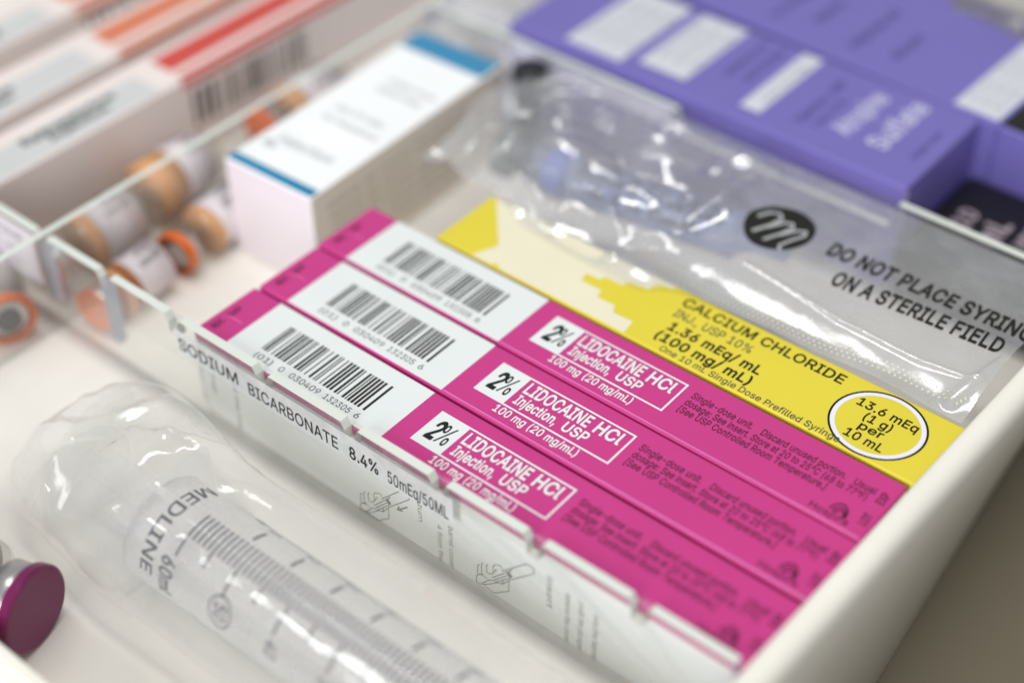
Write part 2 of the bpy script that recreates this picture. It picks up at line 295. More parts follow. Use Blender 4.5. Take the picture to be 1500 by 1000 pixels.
'c': (396, [[207,-8,174,-5,144,3,117,16,93,35,72,58,56,85,44,116,37,150,34,187,37,225,44,260,56,291,72,318,93,341,117,360,144,374,174,382,207,384,234,383,260,377,284,368,305,356,324,341,340,322,353,301,362,277,303,262,298,276,290,289,281,301,270,311,257,319,242,325,226,329,207,330,184,328,163,321,145,310,130,296,118,278,108,258,102,236,98,212,96,187,98,163,102,139,108,117,118,97,130,80,145,66,163,55,184,49,207,46,226,48,243,52,258,58,271,66,282,76,292,89,299,102,304,117,363,102,354,78,341,56,325,37,306,21,285,9,261,-1,235,-6]]),
'd': (424, [[195,-8,165,-6,137,3,111,16,89,34,70,57,55,84,43,116,36,151,34,189,36,227,43,261,55,293,70,320,89,342,112,361,137,374,165,382,196,384,228,381,253,373,272,360,287,346,298,331,306,319,311,319,311,509,372,509,372,0,313,0,313,59,307,59,298,46,287,31,272,17,252,4,227,-5],[205,47,226,49,246,55,263,65,278,78,290,95,299,115,306,138,310,162,312,189,310,216,306,241,300,263,290,282,278,299,263,312,246,322,227,328,205,330,182,328,162,322,145,311,130,298,118,281,108,261,102,239,98,215,96,189,98,163,102,139,109,117,118,97,130,80,145,66,162,55,182,49]]),
'e': (404, [[212,-8,177,-5,145,3,117,16,92,35,72,58,56,85,44,116,37,150,34,187,36,224,44,258,55,290,71,317,91,340,115,359,142,373,172,382,205,384,226,383,246,380,266,374,285,366,303,355,319,341,334,324,347,305,357,282,365,256,370,227,371,194,371,169,75,169,75,221,338,221,310,202,308,226,304,248,298,269,283,294,263,314,237,326,205,330,183,328,164,323,146,313,125,294,109,270,99,241,96,211,96,178,98,151,102,127,110,106,121,88,135,73,151,61,169,53,190,48,212,46,234,48,254,53,271,61,285,73,297,88,306,105,365,91,353,63,335,39,320,26,302,14,283,4,261,-3,237,-7]]),
'f': (254, [[228,379,228,327,6,327,6,379],[81,0,81,432,84,461,96,486,113,505,135,519,161,527,187,530,207,529,222,527,234,524,243,521,227,468,222,470,215,472,206,473,195,474,171,470,154,460,145,443,142,419,142,0]]),
'g': (425, [[207,-151,180,-149,156,-146,134,-140,105,-127,82,-110,64,-91,51,-69,101,-41,110,-53,122,-66,136,-78,154,-88,178,-95,207,-97,236,-95,261,-87,282,-75,298,-58,308,-34,311,-6,311,68,306,68,298,56,287,41,272,28,252,16,227,8,195,5,165,7,138,14,113,27,90,43,71,65,55,90,43,120,36,154,34,191,36,229,43,263,55,293,71,320,90,342,112,361,138,374,166,382,196,384,228,382,253,373,273,360,288,346,299,331,308,319,313,319,313,379,372,379,372,-9,370,-40,363,-67,350,-90,334,-109,314,-124,291,-136,265,-144,237,-149],[205,59,227,61,246,66,264,75,285,95,300,121,307,142,311,166,312,193,311,219,307,242,300,264,291,283,279,299,264,312,247,322,227,328,205,330,182,328,163,322,145,312,130,298,118,282,109,262,102,241,98,218,96,193,98,167,102,144,109,123,124,96,145,76,163,66,183,61]]),
'h': (410, [[114,227,114,0,53,0,53,509,114,509,114,287,102,287,116,319,132,344,152,362,175,374,200,382,227,384,252,383,275,377,295,369,313,356,328,340,341,321,350,298,355,271,357,240,357,0,296,0,296,235,293,263,286,286,273,304,256,318,235,326,210,329,184,326,161,317,141,303,126,283,117,257]]),
'i': (167, [[53,0,53,379,114,379,114,0],[84,443,67,446,54,455,44,468,41,483,44,499,54,512,67,521,84,524,100,521,114,512,123,499,126,483,123,468,114,455,100,446]]),
'j': (167, [[53,379,114,379,114,-30,112,-52,108,-72,102,-90,86,-113,65,-129,47,-137,27,-141,4,-143,-10,-143,-10,-87,2,-87,25,-83,40,-72,50,-54,53,-29],[83,443,67,446,53,455,44,468,41,483,44,499,53,512,67,521,83,524,100,521,114,512,123,499,126,483,123,468,114,455,100,446]]),
'k': (381, [[110,137,110,212,121,212,284,379,360,379,184,199,177,199],[53,0,53,509,114,509,114,0],[294,0,148,186,191,229,372,0]]),
'l': (189, [[139,-2,112,0,91,8,74,20,62,37,55,59,53,84,53,509,114,509,114,99,115,77,120,62,130,54,146,52,154,52,160,53,170,54,181,3,162,-1,151,-2]]),
'm': (610, [[53,0,53,379,112,379,112,295,108,295,118,323,132,346,151,363,172,376,195,384,219,386,245,383,268,375,287,361,303,342,314,320,321,295,312,295,322,321,337,343,357,361,381,375,407,383,437,386,458,385,478,380,497,372,514,361,529,346,541,328,550,307,555,283,557,255,557,0,496,0,496,254,493,279,485,298,473,313,447,326,419,330,395,328,374,320,358,307,345,290,338,270,335,247,335,0,274,0,274,260,269,288,253,311,229,326,199,330,178,328,158,320,140,307,126,289,117,266,114,238,114,0]]),
'n': (410, [[114,227,114,0,53,0,53,379,112,379,112,287,102,287,116,319,132,344,152,362,175,374,200,382,227,384,252,383,275,377,295,369,313,356,328,340,341,321,350,298,355,271,357,240,357,0,296,0,296,235,293,263,286,286,273,304,256,318,235,326,210,329,184,326,161,317,141,303,126,283,117,257]]),
'o': (415, [[207,-8,174,-5,144,3,117,16,93,35,72,58,56,85,44,116,37,150,34,187,37,225,44,260,56,291,72,318,93,341,117,360,144,374,174,382,207,384,241,382,271,374,299,360,323,341,343,318,359,291,371,260,379,225,381,187,379,150,371,116,359,85,343,58,323,35,299,16,271,3,241,-5],[207,46,231,49,252,55,270,66,285,80,298,97,307,117,314,139,318,163,319,187,318,212,314,236,307,258,298,278,285,296,270,310,252,321,231,328,207,330,184,328,163,321,145,310,130,296,118,278,108,258,102,236,98,212,96,187,98,163,102,139,108,117,118,97,130,80,145,66,163,55,184,49]]),
'p': (424, [[53,-143,53,379,112,379,112,319,118,319,126,331,137,346,152,360,171,373,197,381,229,384,259,382,287,374,313,361,335,342,354,320,370,293,381,261,388,227,390,189,388,151,381,116,370,84,355,57,336,34,313,16,288,3,260,-6,229,-8,198,-5,173,4,153,17,138,31,127,46,118,59,114,59,114,-143],[220,47,242,49,262,55,279,66,294,80,306,97,316,117,323,139,327,163,328,189,327,215,323,239,316,261,307,281,295,298,280,311,262,322,243,328,220,330,198,328,178,322,161,312,147,299,134,282,125,263,118,241,114,216,113,189,114,162,118,138,125,115,135,95,147,78,162,65,179,55,198,49]]),
'q': (424, [[372,-143,311,-143,311,59,306,59,298,46,287,31,272,17,252,4,227,-5,195,-8,165,-6,137,3,111,16,89,34,70,57,55,84,43,116,36,151,34,189,36,227,43,261,55,293,70,320,89,342,112,361,137,374,165,382,196,384,228,381,253,373,272,360,287,346,298,331,307,319,313,319,313,379,372,379],[205,47,226,49,246,55,263,65,278,78,290,95,299,115,306,138,310,162,312,189,310,216,306,241,300,263,290,282,278,299,263,312,246,322,227,328,205,330,182,328,162,322,145,311,130,298,118,281,108,261,102,239,98,215,96,189,98,163,102,139,109,117,118,97,130,80,145,66,162,55,182,49]]),
'r': (259, [[53,0,53,379,112,379,112,321,115,321,130,347,152,367,171,377,191,383,213,385,229,384,243,384,243,322,230,324,219,325,207,326,182,323,159,315,140,301,126,284,117,262,114,237,114,0]]),
's': (365, [[182,-8,157,-7,133,-3,112,3,93,12,76,24,62,38,50,54,41,73,36,94,94,107,105,79,124,60,150,49,181,45,206,47,227,53,244,62,262,81,268,103,265,121,254,136,237,147,212,155,149,170,118,180,92,192,72,208,58,227,50,249,47,274,49,295,55,314,65,332,79,347,95,360,115,370,137,378,161,383,187,384,212,383,234,379,254,372,279,358,299,339,314,316,324,290,268,277,258,298,243,316,219,328,187,333,156,329,131,317,114,299,109,277,112,258,124,243,144,232,172,223,229,209,261,200,287,187,306,171,320,153,328,131,331,107,329,85,323,65,312,47,298,31,281,18,260,6,236,-2,210,-7]]),
't': (227, [[204,379,204,327,6,327,6,379],[65,471,126,471,126,98,128,76,136,61,150,53,170,50,177,50,185,51,202,54,213,2,203,-1,192,-3,168,-4,138,-1,113,7,92,21,77,41,68,64,65,93]]),
'u': (410, [[182,-5,158,-3,135,2,115,11,97,23,82,39,69,59,60,82,54,109,53,139,53,379,114,379,114,144,116,117,124,94,137,75,154,61,175,53,200,50,226,53,249,62,268,77,283,97,293,122,296,153,296,379,357,379,357,0,298,0,298,92,307,92,294,60,277,35,257,17,234,5,209,-3]]),
'v': (389, [[163,0,17,379,84,379,165,155,187,87,206,21,184,21,203,87,224,155,305,379,371,379,226,0]]),
'w': (567, [[138,0,23,379,87,379,133,214,154,137,175,41,165,41,186,135,206,214,252,379,316,379,362,214,382,136,402,41,391,41,413,135,434,214,480,379,545,379,429,0,368,0,319,172,305,225,291,280,277,338,291,338,277,280,263,225,248,172,199,0]]),
'x': (379, [[21,0,171,218,171,171,29,379,100,379,147,306,179,253,207,206,175,206,202,253,211,270,222,287,233,306,282,379,352,379,209,169,209,214,358,0,287,0,231,85,200,136,173,182,205,182,178,136,148,85,91,0]]),
'y': (389, [[47,-139,61,-86,71,-87,88,-90,104,-89,118,-84,130,-74,141,-58,151,-36,163,-1,17,379,84,379,165,155,187,87,206,21,184,21,202,87,224,155,305,379,371,379,204,-58,191,-85,177,-107,159,-124,139,-136,117,-143,91,-145,77,-145,65,-143,54,-141]]),
'z': (380, [[42,0,42,46,254,320,254,323,48,323,48,379,333,379,333,331,126,60,126,56,339,56,339,0]]),
'°': (316, [[158,283,128,287,101,298,77,316,59,340,47,367,43,397,45,418,50,437,59,455,77,479,101,497,128,509,158,513,188,509,216,497,239,479,257,455,266,437,271,418,273,397,269,367,257,340,239,316,216,298,188,287],[158,334,175,336,190,343,203,353,213,366,220,381,222,397,220,414,213,430,203,443,190,453,175,459,158,462,141,459,126,453,113,443,103,430,97,414,95,397,97,381,103,366,113,353,126,343,141,336]])}
_tc = {}
_gc = {}
def glyph(ch, bold):
    """one letter as flat triangles: outlines grown by bold, filled by winding number"""
    if (ch, bold) in _gc: return _gc[(ch, bold)]
    P = []; faces = []; edges = []
    for L in GLYPH[ch][1]:
        pts = [Vector((L[2*k]/509, L[2*k+1]/509)) for k in range(len(L)//2)]
        n = len(pts)
        ar = sum(pts[i].x*pts[(i+1) % n].y-pts[(i+1) % n].x*pts[i].y for i in range(n))
        if abs(ar) < 1e-5: continue
        q = []
        for i in range(n):
            d0 = (pts[i]-pts[i-1]).normalized(); d1 = (pts[(i+1) % n]-pts[i]).normalized()
            m = Vector((-d0.y-d1.y, d0.x+d1.x))
            k = 2*bold/max(m.length_squared, .9) if bold else 0
            q.append(pts[i]+m*k)
        k0 = len(P)
        faces.append(q); P += q; edges += [(k0+i, k0+(i+1) % n) for i in range(n)]
    V, E_, F, ov, oe, of = delaunay_2d_cdt(P, edges, [], 0, 1e-6)
    def wind(x, y):
        t = 0
        for q in faces:
            for i in range(len(q)):
                p0, p1 = q[i-1], q[i]
                if (p0.y <= y) != (p1.y <= y):
                    if x < p0.x+(y-p0.y)/(p1.y-p0.y)*(p1.x-p0.x): t += 1 if p1.y > p0.y else -1
        return t
    F = [list(f) for f in F if wind(sum(V[k].x for k in f)/3, sum(V[k].y for k in f)/3) != 0]
    _gc[(ch, bold)] = ([(v.x, v.y) for v in V], F)
    return _gc[(ch, bold)]
def text2d(s, bold=0.0, shear=0.0):
    """text as flat triangles, cap height 1, starting at x = 0"""
    key = (s, bold, shear)
    if key in _tc: return _tc[key]
    pen = 0; V = []; F = []
    for ch in s:
        if ch == ' ':
            pen += 200/509; continue
        gv, gf = glyph(ch, bold)
        k = len(V)
        V += [(pen+x+shear*y, y) for x, y in gv]; F += [[i+k for i in f] for f in gf]
        pen += GLYPH[ch][0]/509+bold
    x0 = min(v[0] for v in V); x1 = max(v[0] for v in V)
    V = [(v[0]-x0, v[1]) for v in V]
    _tc[key] = (V, F, x1-x0)
    return _tc[key]
def text(fn, s, u0, u1, v, cap, bold=0.0, shear=0.0):
    """text from u0 to u1 on baseline v; fn maps (u, v) on the surface to a point"""
    V, F, wd = text2d(s, bold, shear)
    k = (u1-u0)/wd
    return [fn(u0+x*k, v+y*cap) for x, y in V], F
def turned(fn, ox, oy, ang):
    """text frame at (ox, oy) on surface fn, turned by ang degrees"""
    c, s = math.cos(math.radians(ang)), math.sin(math.radians(ang))
    return lambda u, v: fn(ox+u*c-v*s, oy+u*s+v*c)
def strokes(fn, lines, wd):
    VF = []
    for L in lines:
        for (a, b) in zip(L[:-1], L[1:]):
            d = Vector((b[0]-a[0], b[1]-a[1]))
            if d.length < 1e-6: continue
            d.normalize(); n = Vector((-d.y, d.x))*wd/2; e = d*wd*.3
            q = [(a[0]-e.x-n.x, a[1]-e.y-n.y), (b[0]+e.x-n.x, b[1]+e.y-n.y), (b[0]+e.x+n.x, b[1]+e.y+n.y), (a[0]-e.x+n.x, a[1]-e.y+n.y)]
            VF.append(([fn(*p) for p in q], [(0, 1, 2, 3)]))
    return join(*VF)
def poly(fn, pts):
    return [fn(*p) for p in pts], [list(range(len(pts)))]
def disc(fn, cx, cy, rx, ry, n=48, r0=0.0):
    V = []; F = []
    if r0 == 0:
        V = [fn(cx+rx*math.cos(2*math.pi*i/n), cy+ry*math.sin(2*math.pi*i/n)) for i in range(n)]
        return V, [list(range(n))]
    for i in range(n):
        a = 2*math.pi*i/n
        V += [fn(cx+rx*math.cos(a), cy+ry*math.sin(a)), fn(cx+rx*r0*math.cos(a), cy+ry*r0*math.sin(a))]
    for i in range(n):
        j = (i+1) % n
        F.append((2*i, 2*j, 2*j+1, 2*i+1))
    return V, F
def barcode(fn, u0, u1, v0, v1, seed, n=95):
    R = random.Random(seed); VF = []; k = 0; m = (u1-u0)/n; on = True
    while k < n:
        wbar = R.choice((1, 1, 1, 2, 2, 3)) if on else R.choice((1, 1, 2, 2, 3))
        wbar = min(wbar, n-k)
        if on: VF.append(quad_uv(fn, u0+k*m, u0+(k+wbar)*m, v0, v1))
        k += wbar; on = not on
    return join(*VF)
def lathe(prof, org, axis, n=40):
    """prof: (distance along axis, radius); returns V, F"""
    a = Vector(axis).normalized()
    p = a.cross(Vector((0, 0, 1)))
    p = Vector((1, 0, 0)) if p.length < 1e-3 else p.normalized()
    q = a.cross(p); V = []; F = []
    for (d, r) in prof:
        for i in range(n):
            t = 2*math.pi*i/n
            V.append(tuple(Vector(org)+a*d+(p*math.cos(t)+q*math.sin(t))*r))
    for k in range(len(prof)-1):
        for i in range(n):
            j = (i+1) % n
            F.append((k*n+i, k*n+j, (k+1)*n+j, (k+1)*n+i))
    F.append(list(range(n))[::-1]); F.append([(len(prof)-1)*n+i for i in range(n)])
    return V, F
def copy_tree(o, parent=None):
    c = o.copy(); C.objects.link(c); c.parent = parent
    for ch in list(o.children): copy_tree(ch, c)
    return c

FZ = -38.5                                  # tray floor

# ------------------------------------------------------------------ setting
V, F = quad_uv(flat(-76), -900, 1100, -900, 1300)
tag(mesh('counter_surface', V, F, COUNTER), kind='structure')

tray = thing('storage_tray', 'off-white plastic drawer tray that holds all the packages', 'tray', (0, 100, FZ))
box('tray_floor', (-420, 219, -190, 520, FZ-3, FZ), FLOOR, tray, bev=0)
# right wall: top rim runs a little askew of the boxes
def wallx(y): return 222.7+(y+25)*.028
ys = list(range(-200, 531, 10))
prof = [(0, FZ-3), (0, 5.0), (.35, 6.2), (1.2, 6.8), (3.4, 6.8), (5.4, 6.2), (7.2, 4.8), (8.3, 2.4), (8.7, -1.5)]
V = []; F = []
for y in ys:
    for (dx, z) in prof: V.append((wallx(y)+dx, y, z))
    V.append((max(215, 232-(y-45)*.092), y, -75.5)); V.append((212, y, -75.5))
n = len(prof)+2
for k in range(len(ys)-1):
    for i in range(n): F.append((k*n+i, k*n+(i+1) % n, (k+1)*n+(i+1) % n, (k+1)*n+i))
F += [list(range(n))[::-1], [(len(ys)-1)*n+i for i in range(n)]]
mesh('side_wall', V, F, OFFW, tray, smooth=True)
box('front_wall', (-420, 219, -152, -147.6, FZ-3, -13), OFFW, tray, bev=.8)
box('back_wall', (-420, 219, 516, 520, FZ, 2), OFFW, tray, bev=.8)

# ------------------------------------------------------------------ clear dividers
def comb(name, label, x0, x1, y0, y1, top, slots, wide=None):
    """a notched acrylic divider along x: chamfered slots cut from its top edge"""
    t = thing('clear_divider', label, 'divider', (0, (y0+y1)/2, FZ), 'clear acrylic dividers')
    pts = [(x0, FZ+.3), (x1, FZ+.3), (x1, top)]
    for s in sorted(slots, reverse=True):
        dp = -27 if s < -30 or s > 140 and y0 > 100 else -3.2
        pts += [(s+3.7, top), (s+2.2, top-3.0), (s+2.0, dp), (s-2.0, dp), (s-2.2, top-3.0), (s-3.7, top)]
    if wide: pts += [(wide[1]+3, top), (wide[1], wide[2]), (wide[0], wide[2]), (wide[0]-3, top)]
    pts += [(x0, top)]
    n = len(pts)
    bm = bmesh.new()
    va = [bm.verts.new((p[0], y0, p[1])) for p in pts]; vb = [bm.verts.new((p[0], y1, p[1])) for p in pts]
    fa = bm.faces.new(va); fb = bm.faces.new(vb[::-1])
    fs = []
    for i in range(n):
        j = (i+1) % n
        f = bm.faces.new((va[j], va[i], vb[i], vb[j]))
        fs.append((f, pts[i], pts[j]))
    mi = {fs[0][0]: 0}
    for f, a, b in fs[1:]: mi[f] = 2 if (abs(a[0]-b[0]) < .5 and a[1] < top+1 and min(a[1], b[1]) < -20) else 1
    bmesh.ops.triangulate(bm, faces=[fa, fb])
    bm.faces.index_update(); bm.verts.index_update()
    V = [tuple(v.co) for v in bm.verts]; F = [[v.index for v in f.verts] for f in bm.faces]
    M_ = [mi.get(f, 0) for f in bm.faces]
    bm.free()
    mesh('panel', V, F, [ACRYL, EDGE, SLOT], t, mi=M_)
    return t
d1 = comb('front', 'clear notched divider with paper name labels in front of the pink cartons', -270, 219.5, -33.2, -29.9, 4.3,
          (-77.5, -42.4, -6.4, 36.2, 76.0, 112.6, 149.6, 187.4))
fr = lambda u, v: (u, -33.45, v)
lab = mesh('name_label', *quad_uv(fr, -5.7, 119, -11.2, .3, 12, 1), TAPE, d1)
fl = lambda u, v: (u, -33.55, v)
mesh('lettering', *join(text(fl, 'SODIUM', -4.5, 24.5, -8.3, 5.2, bold=.012), text(fl, 'BICARBONATE', 29.5, 70.5, -9.2, 5.2, bold=.012),
     text(fl, '8.4%', 75.5, 88, -9.4, 5.2, bold=.03), text(fl, '50mEq/50ML', 92, 117, -9.7, 5.2, bold=.012)), BLACK, lab)
lab2 = mesh('paper_label', *quad_uv(fr, -150, -81.2, -21, 3.0), paper('lilac_paper', '#d9d2d8', .45), d1)
mesh('lettering', *join(text(fl, 'EPINEPHRINE', -140, -88, -5, 4), text(fl, '1 mg/10 mL', -132, -92, -12, 3.6), text(fl, 'SYRINGE', -120, -92, -18, 3.2)), PALEINK, lab2)

d2 = thing('clear_divider', 'long clear divider with plain pale edge left of the white carton', 'divider', (-77.5, 100, FZ), 'clear acrylic dividers')
box('panel', (-79, -76.2, -147.4, 300, FZ+.3, 4.0), [ACRYL, EDGE], d2, bev=0, pick=lambda n, f: 1 if n.z > .5 else 0)

d3 = comb('rear', 'clear notched divider between the milky bag and the purple cartons', -75.8, 221, 176.3, 179.3, 5.0, (), (57, 150, -6))
f3 = lambda u, v: (u, 176.05, v)
mesh('paper_label', *quad_uv(f3, -30, 53, -3.5, 4.6), paper('lavender_label', '#cfcfe0', .5), d3)

# ------------------------------------------------------------------ pink lidocaine cartons
PX = lambda x, z: (337.75+(x-337.75)*.98262, 351.73+(z-351.73)*.98262)
def pink_carton():
    t = thing('drug_carton', '', 'carton', (0, 0, FZ), 'pink lidocaine cartons')
    body = box('carton_body', (0, 223.0, .2, 29.2, FZ+.1, 0), [WHITE, PINK], t, bev=1.15,
        pick=lambda n, f: 1 if min(p[2] for p in f) > -1.4 else 0)
    mesh('side_band', *quad_uv(lambda u, v: (u, .14, v), .9, 222.2, -3.7, -.85), PINK, t)
    P = flat(.05); Q = flat(.09); R_ = flat(.13)
    pan = mesh('barcode_panel', *quad_uv(P, 13.9, 84.4, .75, 28.4), WHITEP, t)
    mesh('barcode', *barcode(Q, 25.3, 72.4, 7.9, 21.9, 7), BARINK, pan)
    mesh('barcode_digits', *join(text(Q, '(01)', 25.8, 33.5, 3.6, 2.5), text(Q, '0', 37, 38.9, 3.6, 2.5), text(Q, '030409', 42, 55.3, 3.6, 2.5),
         text(Q, '132305', 57.6, 69, 3.6, 2.5), text(Q, '6', 71.2, 73, 3.6, 2.5)), BARINK, pan)
    fr_ = [(92.2, 8.4), (145.8, 8.4), (145.8, 23.3), (92.2, 23.3)]
    e = .35
    title = mesh('title_frame', *join(quad_uv(P, 104, 145.8+e, 8.4-e, 8.4+e), quad_uv(P, 104, 145.8+e, 23.3-e, 23.3+e),
        quad_uv(P, 145.8-e, 145.8+e, 8.4+e, 23.3-e), quad_uv(P, 92.2-e, 104, 8.4-e, 23.3+e)), WHITEP, t)
    mesh('strength_lettering', *join(text(Q, '2', 94.2, 97.9, 11.6, 8.6, bold=.055, shear=.12), text(Q, '%', 97.7, 102.3, 11.7, 8.4, bold=.012)), BLACK, title)
    mesh('title_lettering', *join(text(Q, 'LIDOCAINE', 105.5, 131.2, 16.5, 5.3, bold=.045), text(Q, 'HCl', 133.6, 143.6, 16.5, 5.3, bold=.045),
        text(Q, 'Injection,', 105.9, 122.6, 10.8, 4.3, bold=.042), text(Q, 'USP', 125.2, 134.6, 10.8, 4.3, bold=.042),
        text(Q, '100 mg (20 mg/mL)', 103, 136.2, 4.0, 3.3, bold=.036)), WHITEP, title)
    mesh('fine_print', *join(text(Q, 'Single-dose unit.', 149.6, 172.6, 19.2, 2.9, bold=.022), text(Q, 'Discard unused portion.', 176, 206.3, 19.2, 2.9, bold=.022),
        text(Q, 'Usual', 209.3, 216.8, 19.2, 2.9, bold=.022),
        text(Q, 'dosage: See insert. Store at 20 to 25\u00b0C (68 to 77\u00b0F)', 149.6, 215.6, 15.3, 2.9, bold=.022),
        text(Q, '[See USP Controlled Room Temperature.]', 149.6, 203.8, 11.4, 2.9, bold=.022)), PINKINK, t)
    arch = []
    for (r, cx, cy) in ((3.4, 211.8, 5.4), (2.5, 212.2, 5.2), (1.7, 212.5, 5.0)):
        arch.append([(cx+r*math.cos(math.radians(a))*.85, cy+r*1.35*math.sin(math.radians(a))) for a in range(0, 171, 17)])
    mesh('maker_mark', *join(text(Q, 'Hospira', 203.4, 216.4, 2.9, 2.6, bold=.01), strokes(Q, arch, .55)), PINKINK, t)
    for x, y, tx in ((221.0, 6.4, 'LOT'), (221.0, 17, 'EXP'), (5.9, 5, 'NDC'), (5.9, 13, '0409')):
        mesh('end_print', *text(turned(Q, x, y, 90), tx, 0, 5.0, 0, 2.7, bold=.015), BLACK, t)
    mesh('painted_edge_highlight', *quad_uv(P, 85, 221.6, 1.0, 1.45), paper('edge_highlight_pink', '#d57fb8', .4, bump=0), t)  # pale line painted in for the light reflected along the near bevel
    mesh('flap_crease', *quad_uv(P, 4.6, 10.9, 12.45, 12.75), PINKL, t)
    return t
labels = ('pink lidocaine carton nearest the notched divider and its name label', 'middle pink lidocaine carton, with a pink carton on both sides',
          'pink lidocaine carton lying against the yellow carton')
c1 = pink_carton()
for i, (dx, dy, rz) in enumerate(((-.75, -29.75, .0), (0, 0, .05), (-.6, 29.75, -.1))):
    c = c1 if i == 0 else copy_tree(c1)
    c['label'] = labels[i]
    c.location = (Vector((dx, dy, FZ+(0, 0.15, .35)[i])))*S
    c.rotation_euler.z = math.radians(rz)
first = c1
# printed side of the nearest carton, seen through the divider
sd = lambda u, v: (u, .14-29.75, v)
pict = [[(80.2, -37.7), (85.9, -31.0), (87.9, -28.4)], [(80.9, -38.4), (86.9, -31.4)], [(81.2, -39.4), (87.6, -32.1)], [(84.0, -31.9), (93.5, -21.4), (95.5, -21.2), (96.5, -21.6), (96.4, -23.8), (86.7, -34.1)], [(73.3, -45.1), (73.5, -42.0), (74.8, -40.1), (76.4, -39.2)], [(73.9, -40.6), (74.0, -36.8), (74.7, -35.6)], [(75.6, -39.8), (75.6, -35.3), (76.1, -33.8)], [(77.9, -37.4), (77.6, -34.4), (78.2, -32.9)], [(80.5, -34.7), (80.3, -32.5), (81.2, -30.9), (83.4, -29.9), (84.1, -31.0)], [(73.3, -45.1), (75.6, -44.7), (78.8, -42.0), (82.0, -38.9), (84.3, -37.7), (86.7, -34.3), (86.5, -39.7), (83.2, -42.5), (82.3, -43.7), (80.4, -44.9), (76.7, -44.3)], [(75.6, -44.0), (79.0, -39.8), (80.9, -38.9)], [(84.4, -36.0), (83.9, -38.4)], [(74.8, -40.3), (76.7, -39.8), (77.8, -40.2)], [(78.5, -37.0), (79.6, -36.6), (80.9, -34.5), (81.8, -32.7)]]
slug = [(85.5, -31.0), (86.7, -29.8), (88.2, -31.5), (87.0, -33.0)]
arrow = [[(95.2, -28.2), (91.2, -32.2)], [(90.8, -32.4), (93.0, -31.6)], [(90.8, -32.4), (91.6, -30.4)]]
sh = lambda L, dx, dz: [(x+dx, max(z+dz, FZ+.2)) for x, z in L]
def dn(x, z): return turned(sd, x, z, -90)       # text that runs downwards
vt = []
for (x, z0, z1, s, h) in ((-1.5, -12, -33, 'prefilled unit', 2.1), (5, -13, -26, 'syringe', 2.1), (16.0, -15, -37, 'of the vial', 2.3), (108.5, -21, -38, '4 from the', 2.1), (113.2, -12, -38, 'the barrel cover', 2.1), (100.5, -17, -25, 'turn', 2.0),
        (152.5, -12.5, -27, 'insert', 2.3), (159.5, -15, -38, 'remove the cover', 2.1), (164.6, -15.5, -38, 'push the plunger', 2.1), (170, -17, -38, 'into the barrel', 2.1)):
    vt.append(text(dn(x, z0), s, 0, z0-z1, 0, h))
g1 = thing('x', '', '', (0, 0, 0)); bpy.data.objects.remove(g1)
oldbase = first['base']
first['base'] = (-.75, -29.75, FZ)
mesh('instruction_pictogram', *join(strokes(sd, [sh(L, .5, 6.0) for L in pict], .34), strokes(sd, [sh(L, .5, 6.0) for L in arrow], .6), poly(sd, sh(slug, .5, 6.0))), GREYINK, first)
mesh('instruction_pictogram', *join(strokes(sd, [sh(L, 51, 8.0) for L in pict], .34), poly(sd, sh(slug, 51, 8.0))), GREYINK, first)
for v_ in vt: mesh('side_print', *v_, GREYINK, first)
first['base'] = oldbase

# ------------------------------------------------------------------ yellow calcium chloride carton
t = thing('drug_carton', 'yellow carton of calcium chloride half covered by the milky bag', 'carton', (30, 60, FZ))
box('carton_body', (29.6, 225.2, 60.0, 92.4, FZ, 0), [YELL], t, bev=.8)
P = flat(.05); Q = flat(.09); R_ = flat(.13)
pts = [(32.2, 91.8), (50.8, 70.5), (46.5, 60.6), (55, 60.6), (56.5, 62.5), (60, 60.6), (131, 60.6), (113.6, 60.9), (112.6, 67.4), (104.6, 67.0), (102.6, 70.4), (95.1, 70.2), (94.6, 73.8), (85.6, 73.8), (84.6, 78.0), (90.5, 78.2), (91, 80.6), (98.4, 80.8), (99.2, 84.0), (106.8, 84.4), (107.4, 89.6), (113, 90.0), (113.5, 91.8)]
pts = [p for i, p in enumerate(pts) if i != 6]
mesh('cream_panel', *poly(P, pts), CREAM, t)
mesh('title_lettering', *join(text(Q, 'CALCIUM CHLORIDE', 120.2, 183.4, 85.0, 4.4, bold=.03),
     text(Q, '1.36 mEq/ mL', 123.5, 160, 71.7, 4.2, bold=.045), text(Q, '(100 mg/ mL)', 122.5, 160, 65.4, 4.2, bold=.045)), BLACK, t)
mesh('fine_print', *join(text(Q, 'INJ., USP 10%', 121, 152, 78.6, 4.0, bold=.01), text(Q, 'One 10 mL Single Dose Prefilled Syringe', 127.5, 196, 61.2, 2.7, bold=.012)), GREYINK, t)
ring = mesh('strength_badge', *disc(P, 202, 76, 16.0, 15.4, r0=.955), BLACK, t)
mesh('badge_ring', *disc(P, 202, 76, 16.0*.952, 15.4*.952, r0=.90), paper('lilac_white', '#e3e3f2', .4, bump=0), ring)
mesh('badge_lettering', *join(text(Q, '13.6 mEq', 191.6, 213.0, 80.2, 3.7, bold=.03), text(Q, '(1 g)', 196.6, 206.4, 75.2, 3.7, bold=.03),
     text(Q, 'per', 197.4, 205.8, 70.9, 3.4, bold=.03), text(Q, '10 mL', 195.2, 208.6, 65.6, 3.7, bold=.03)), BLACK, ring)

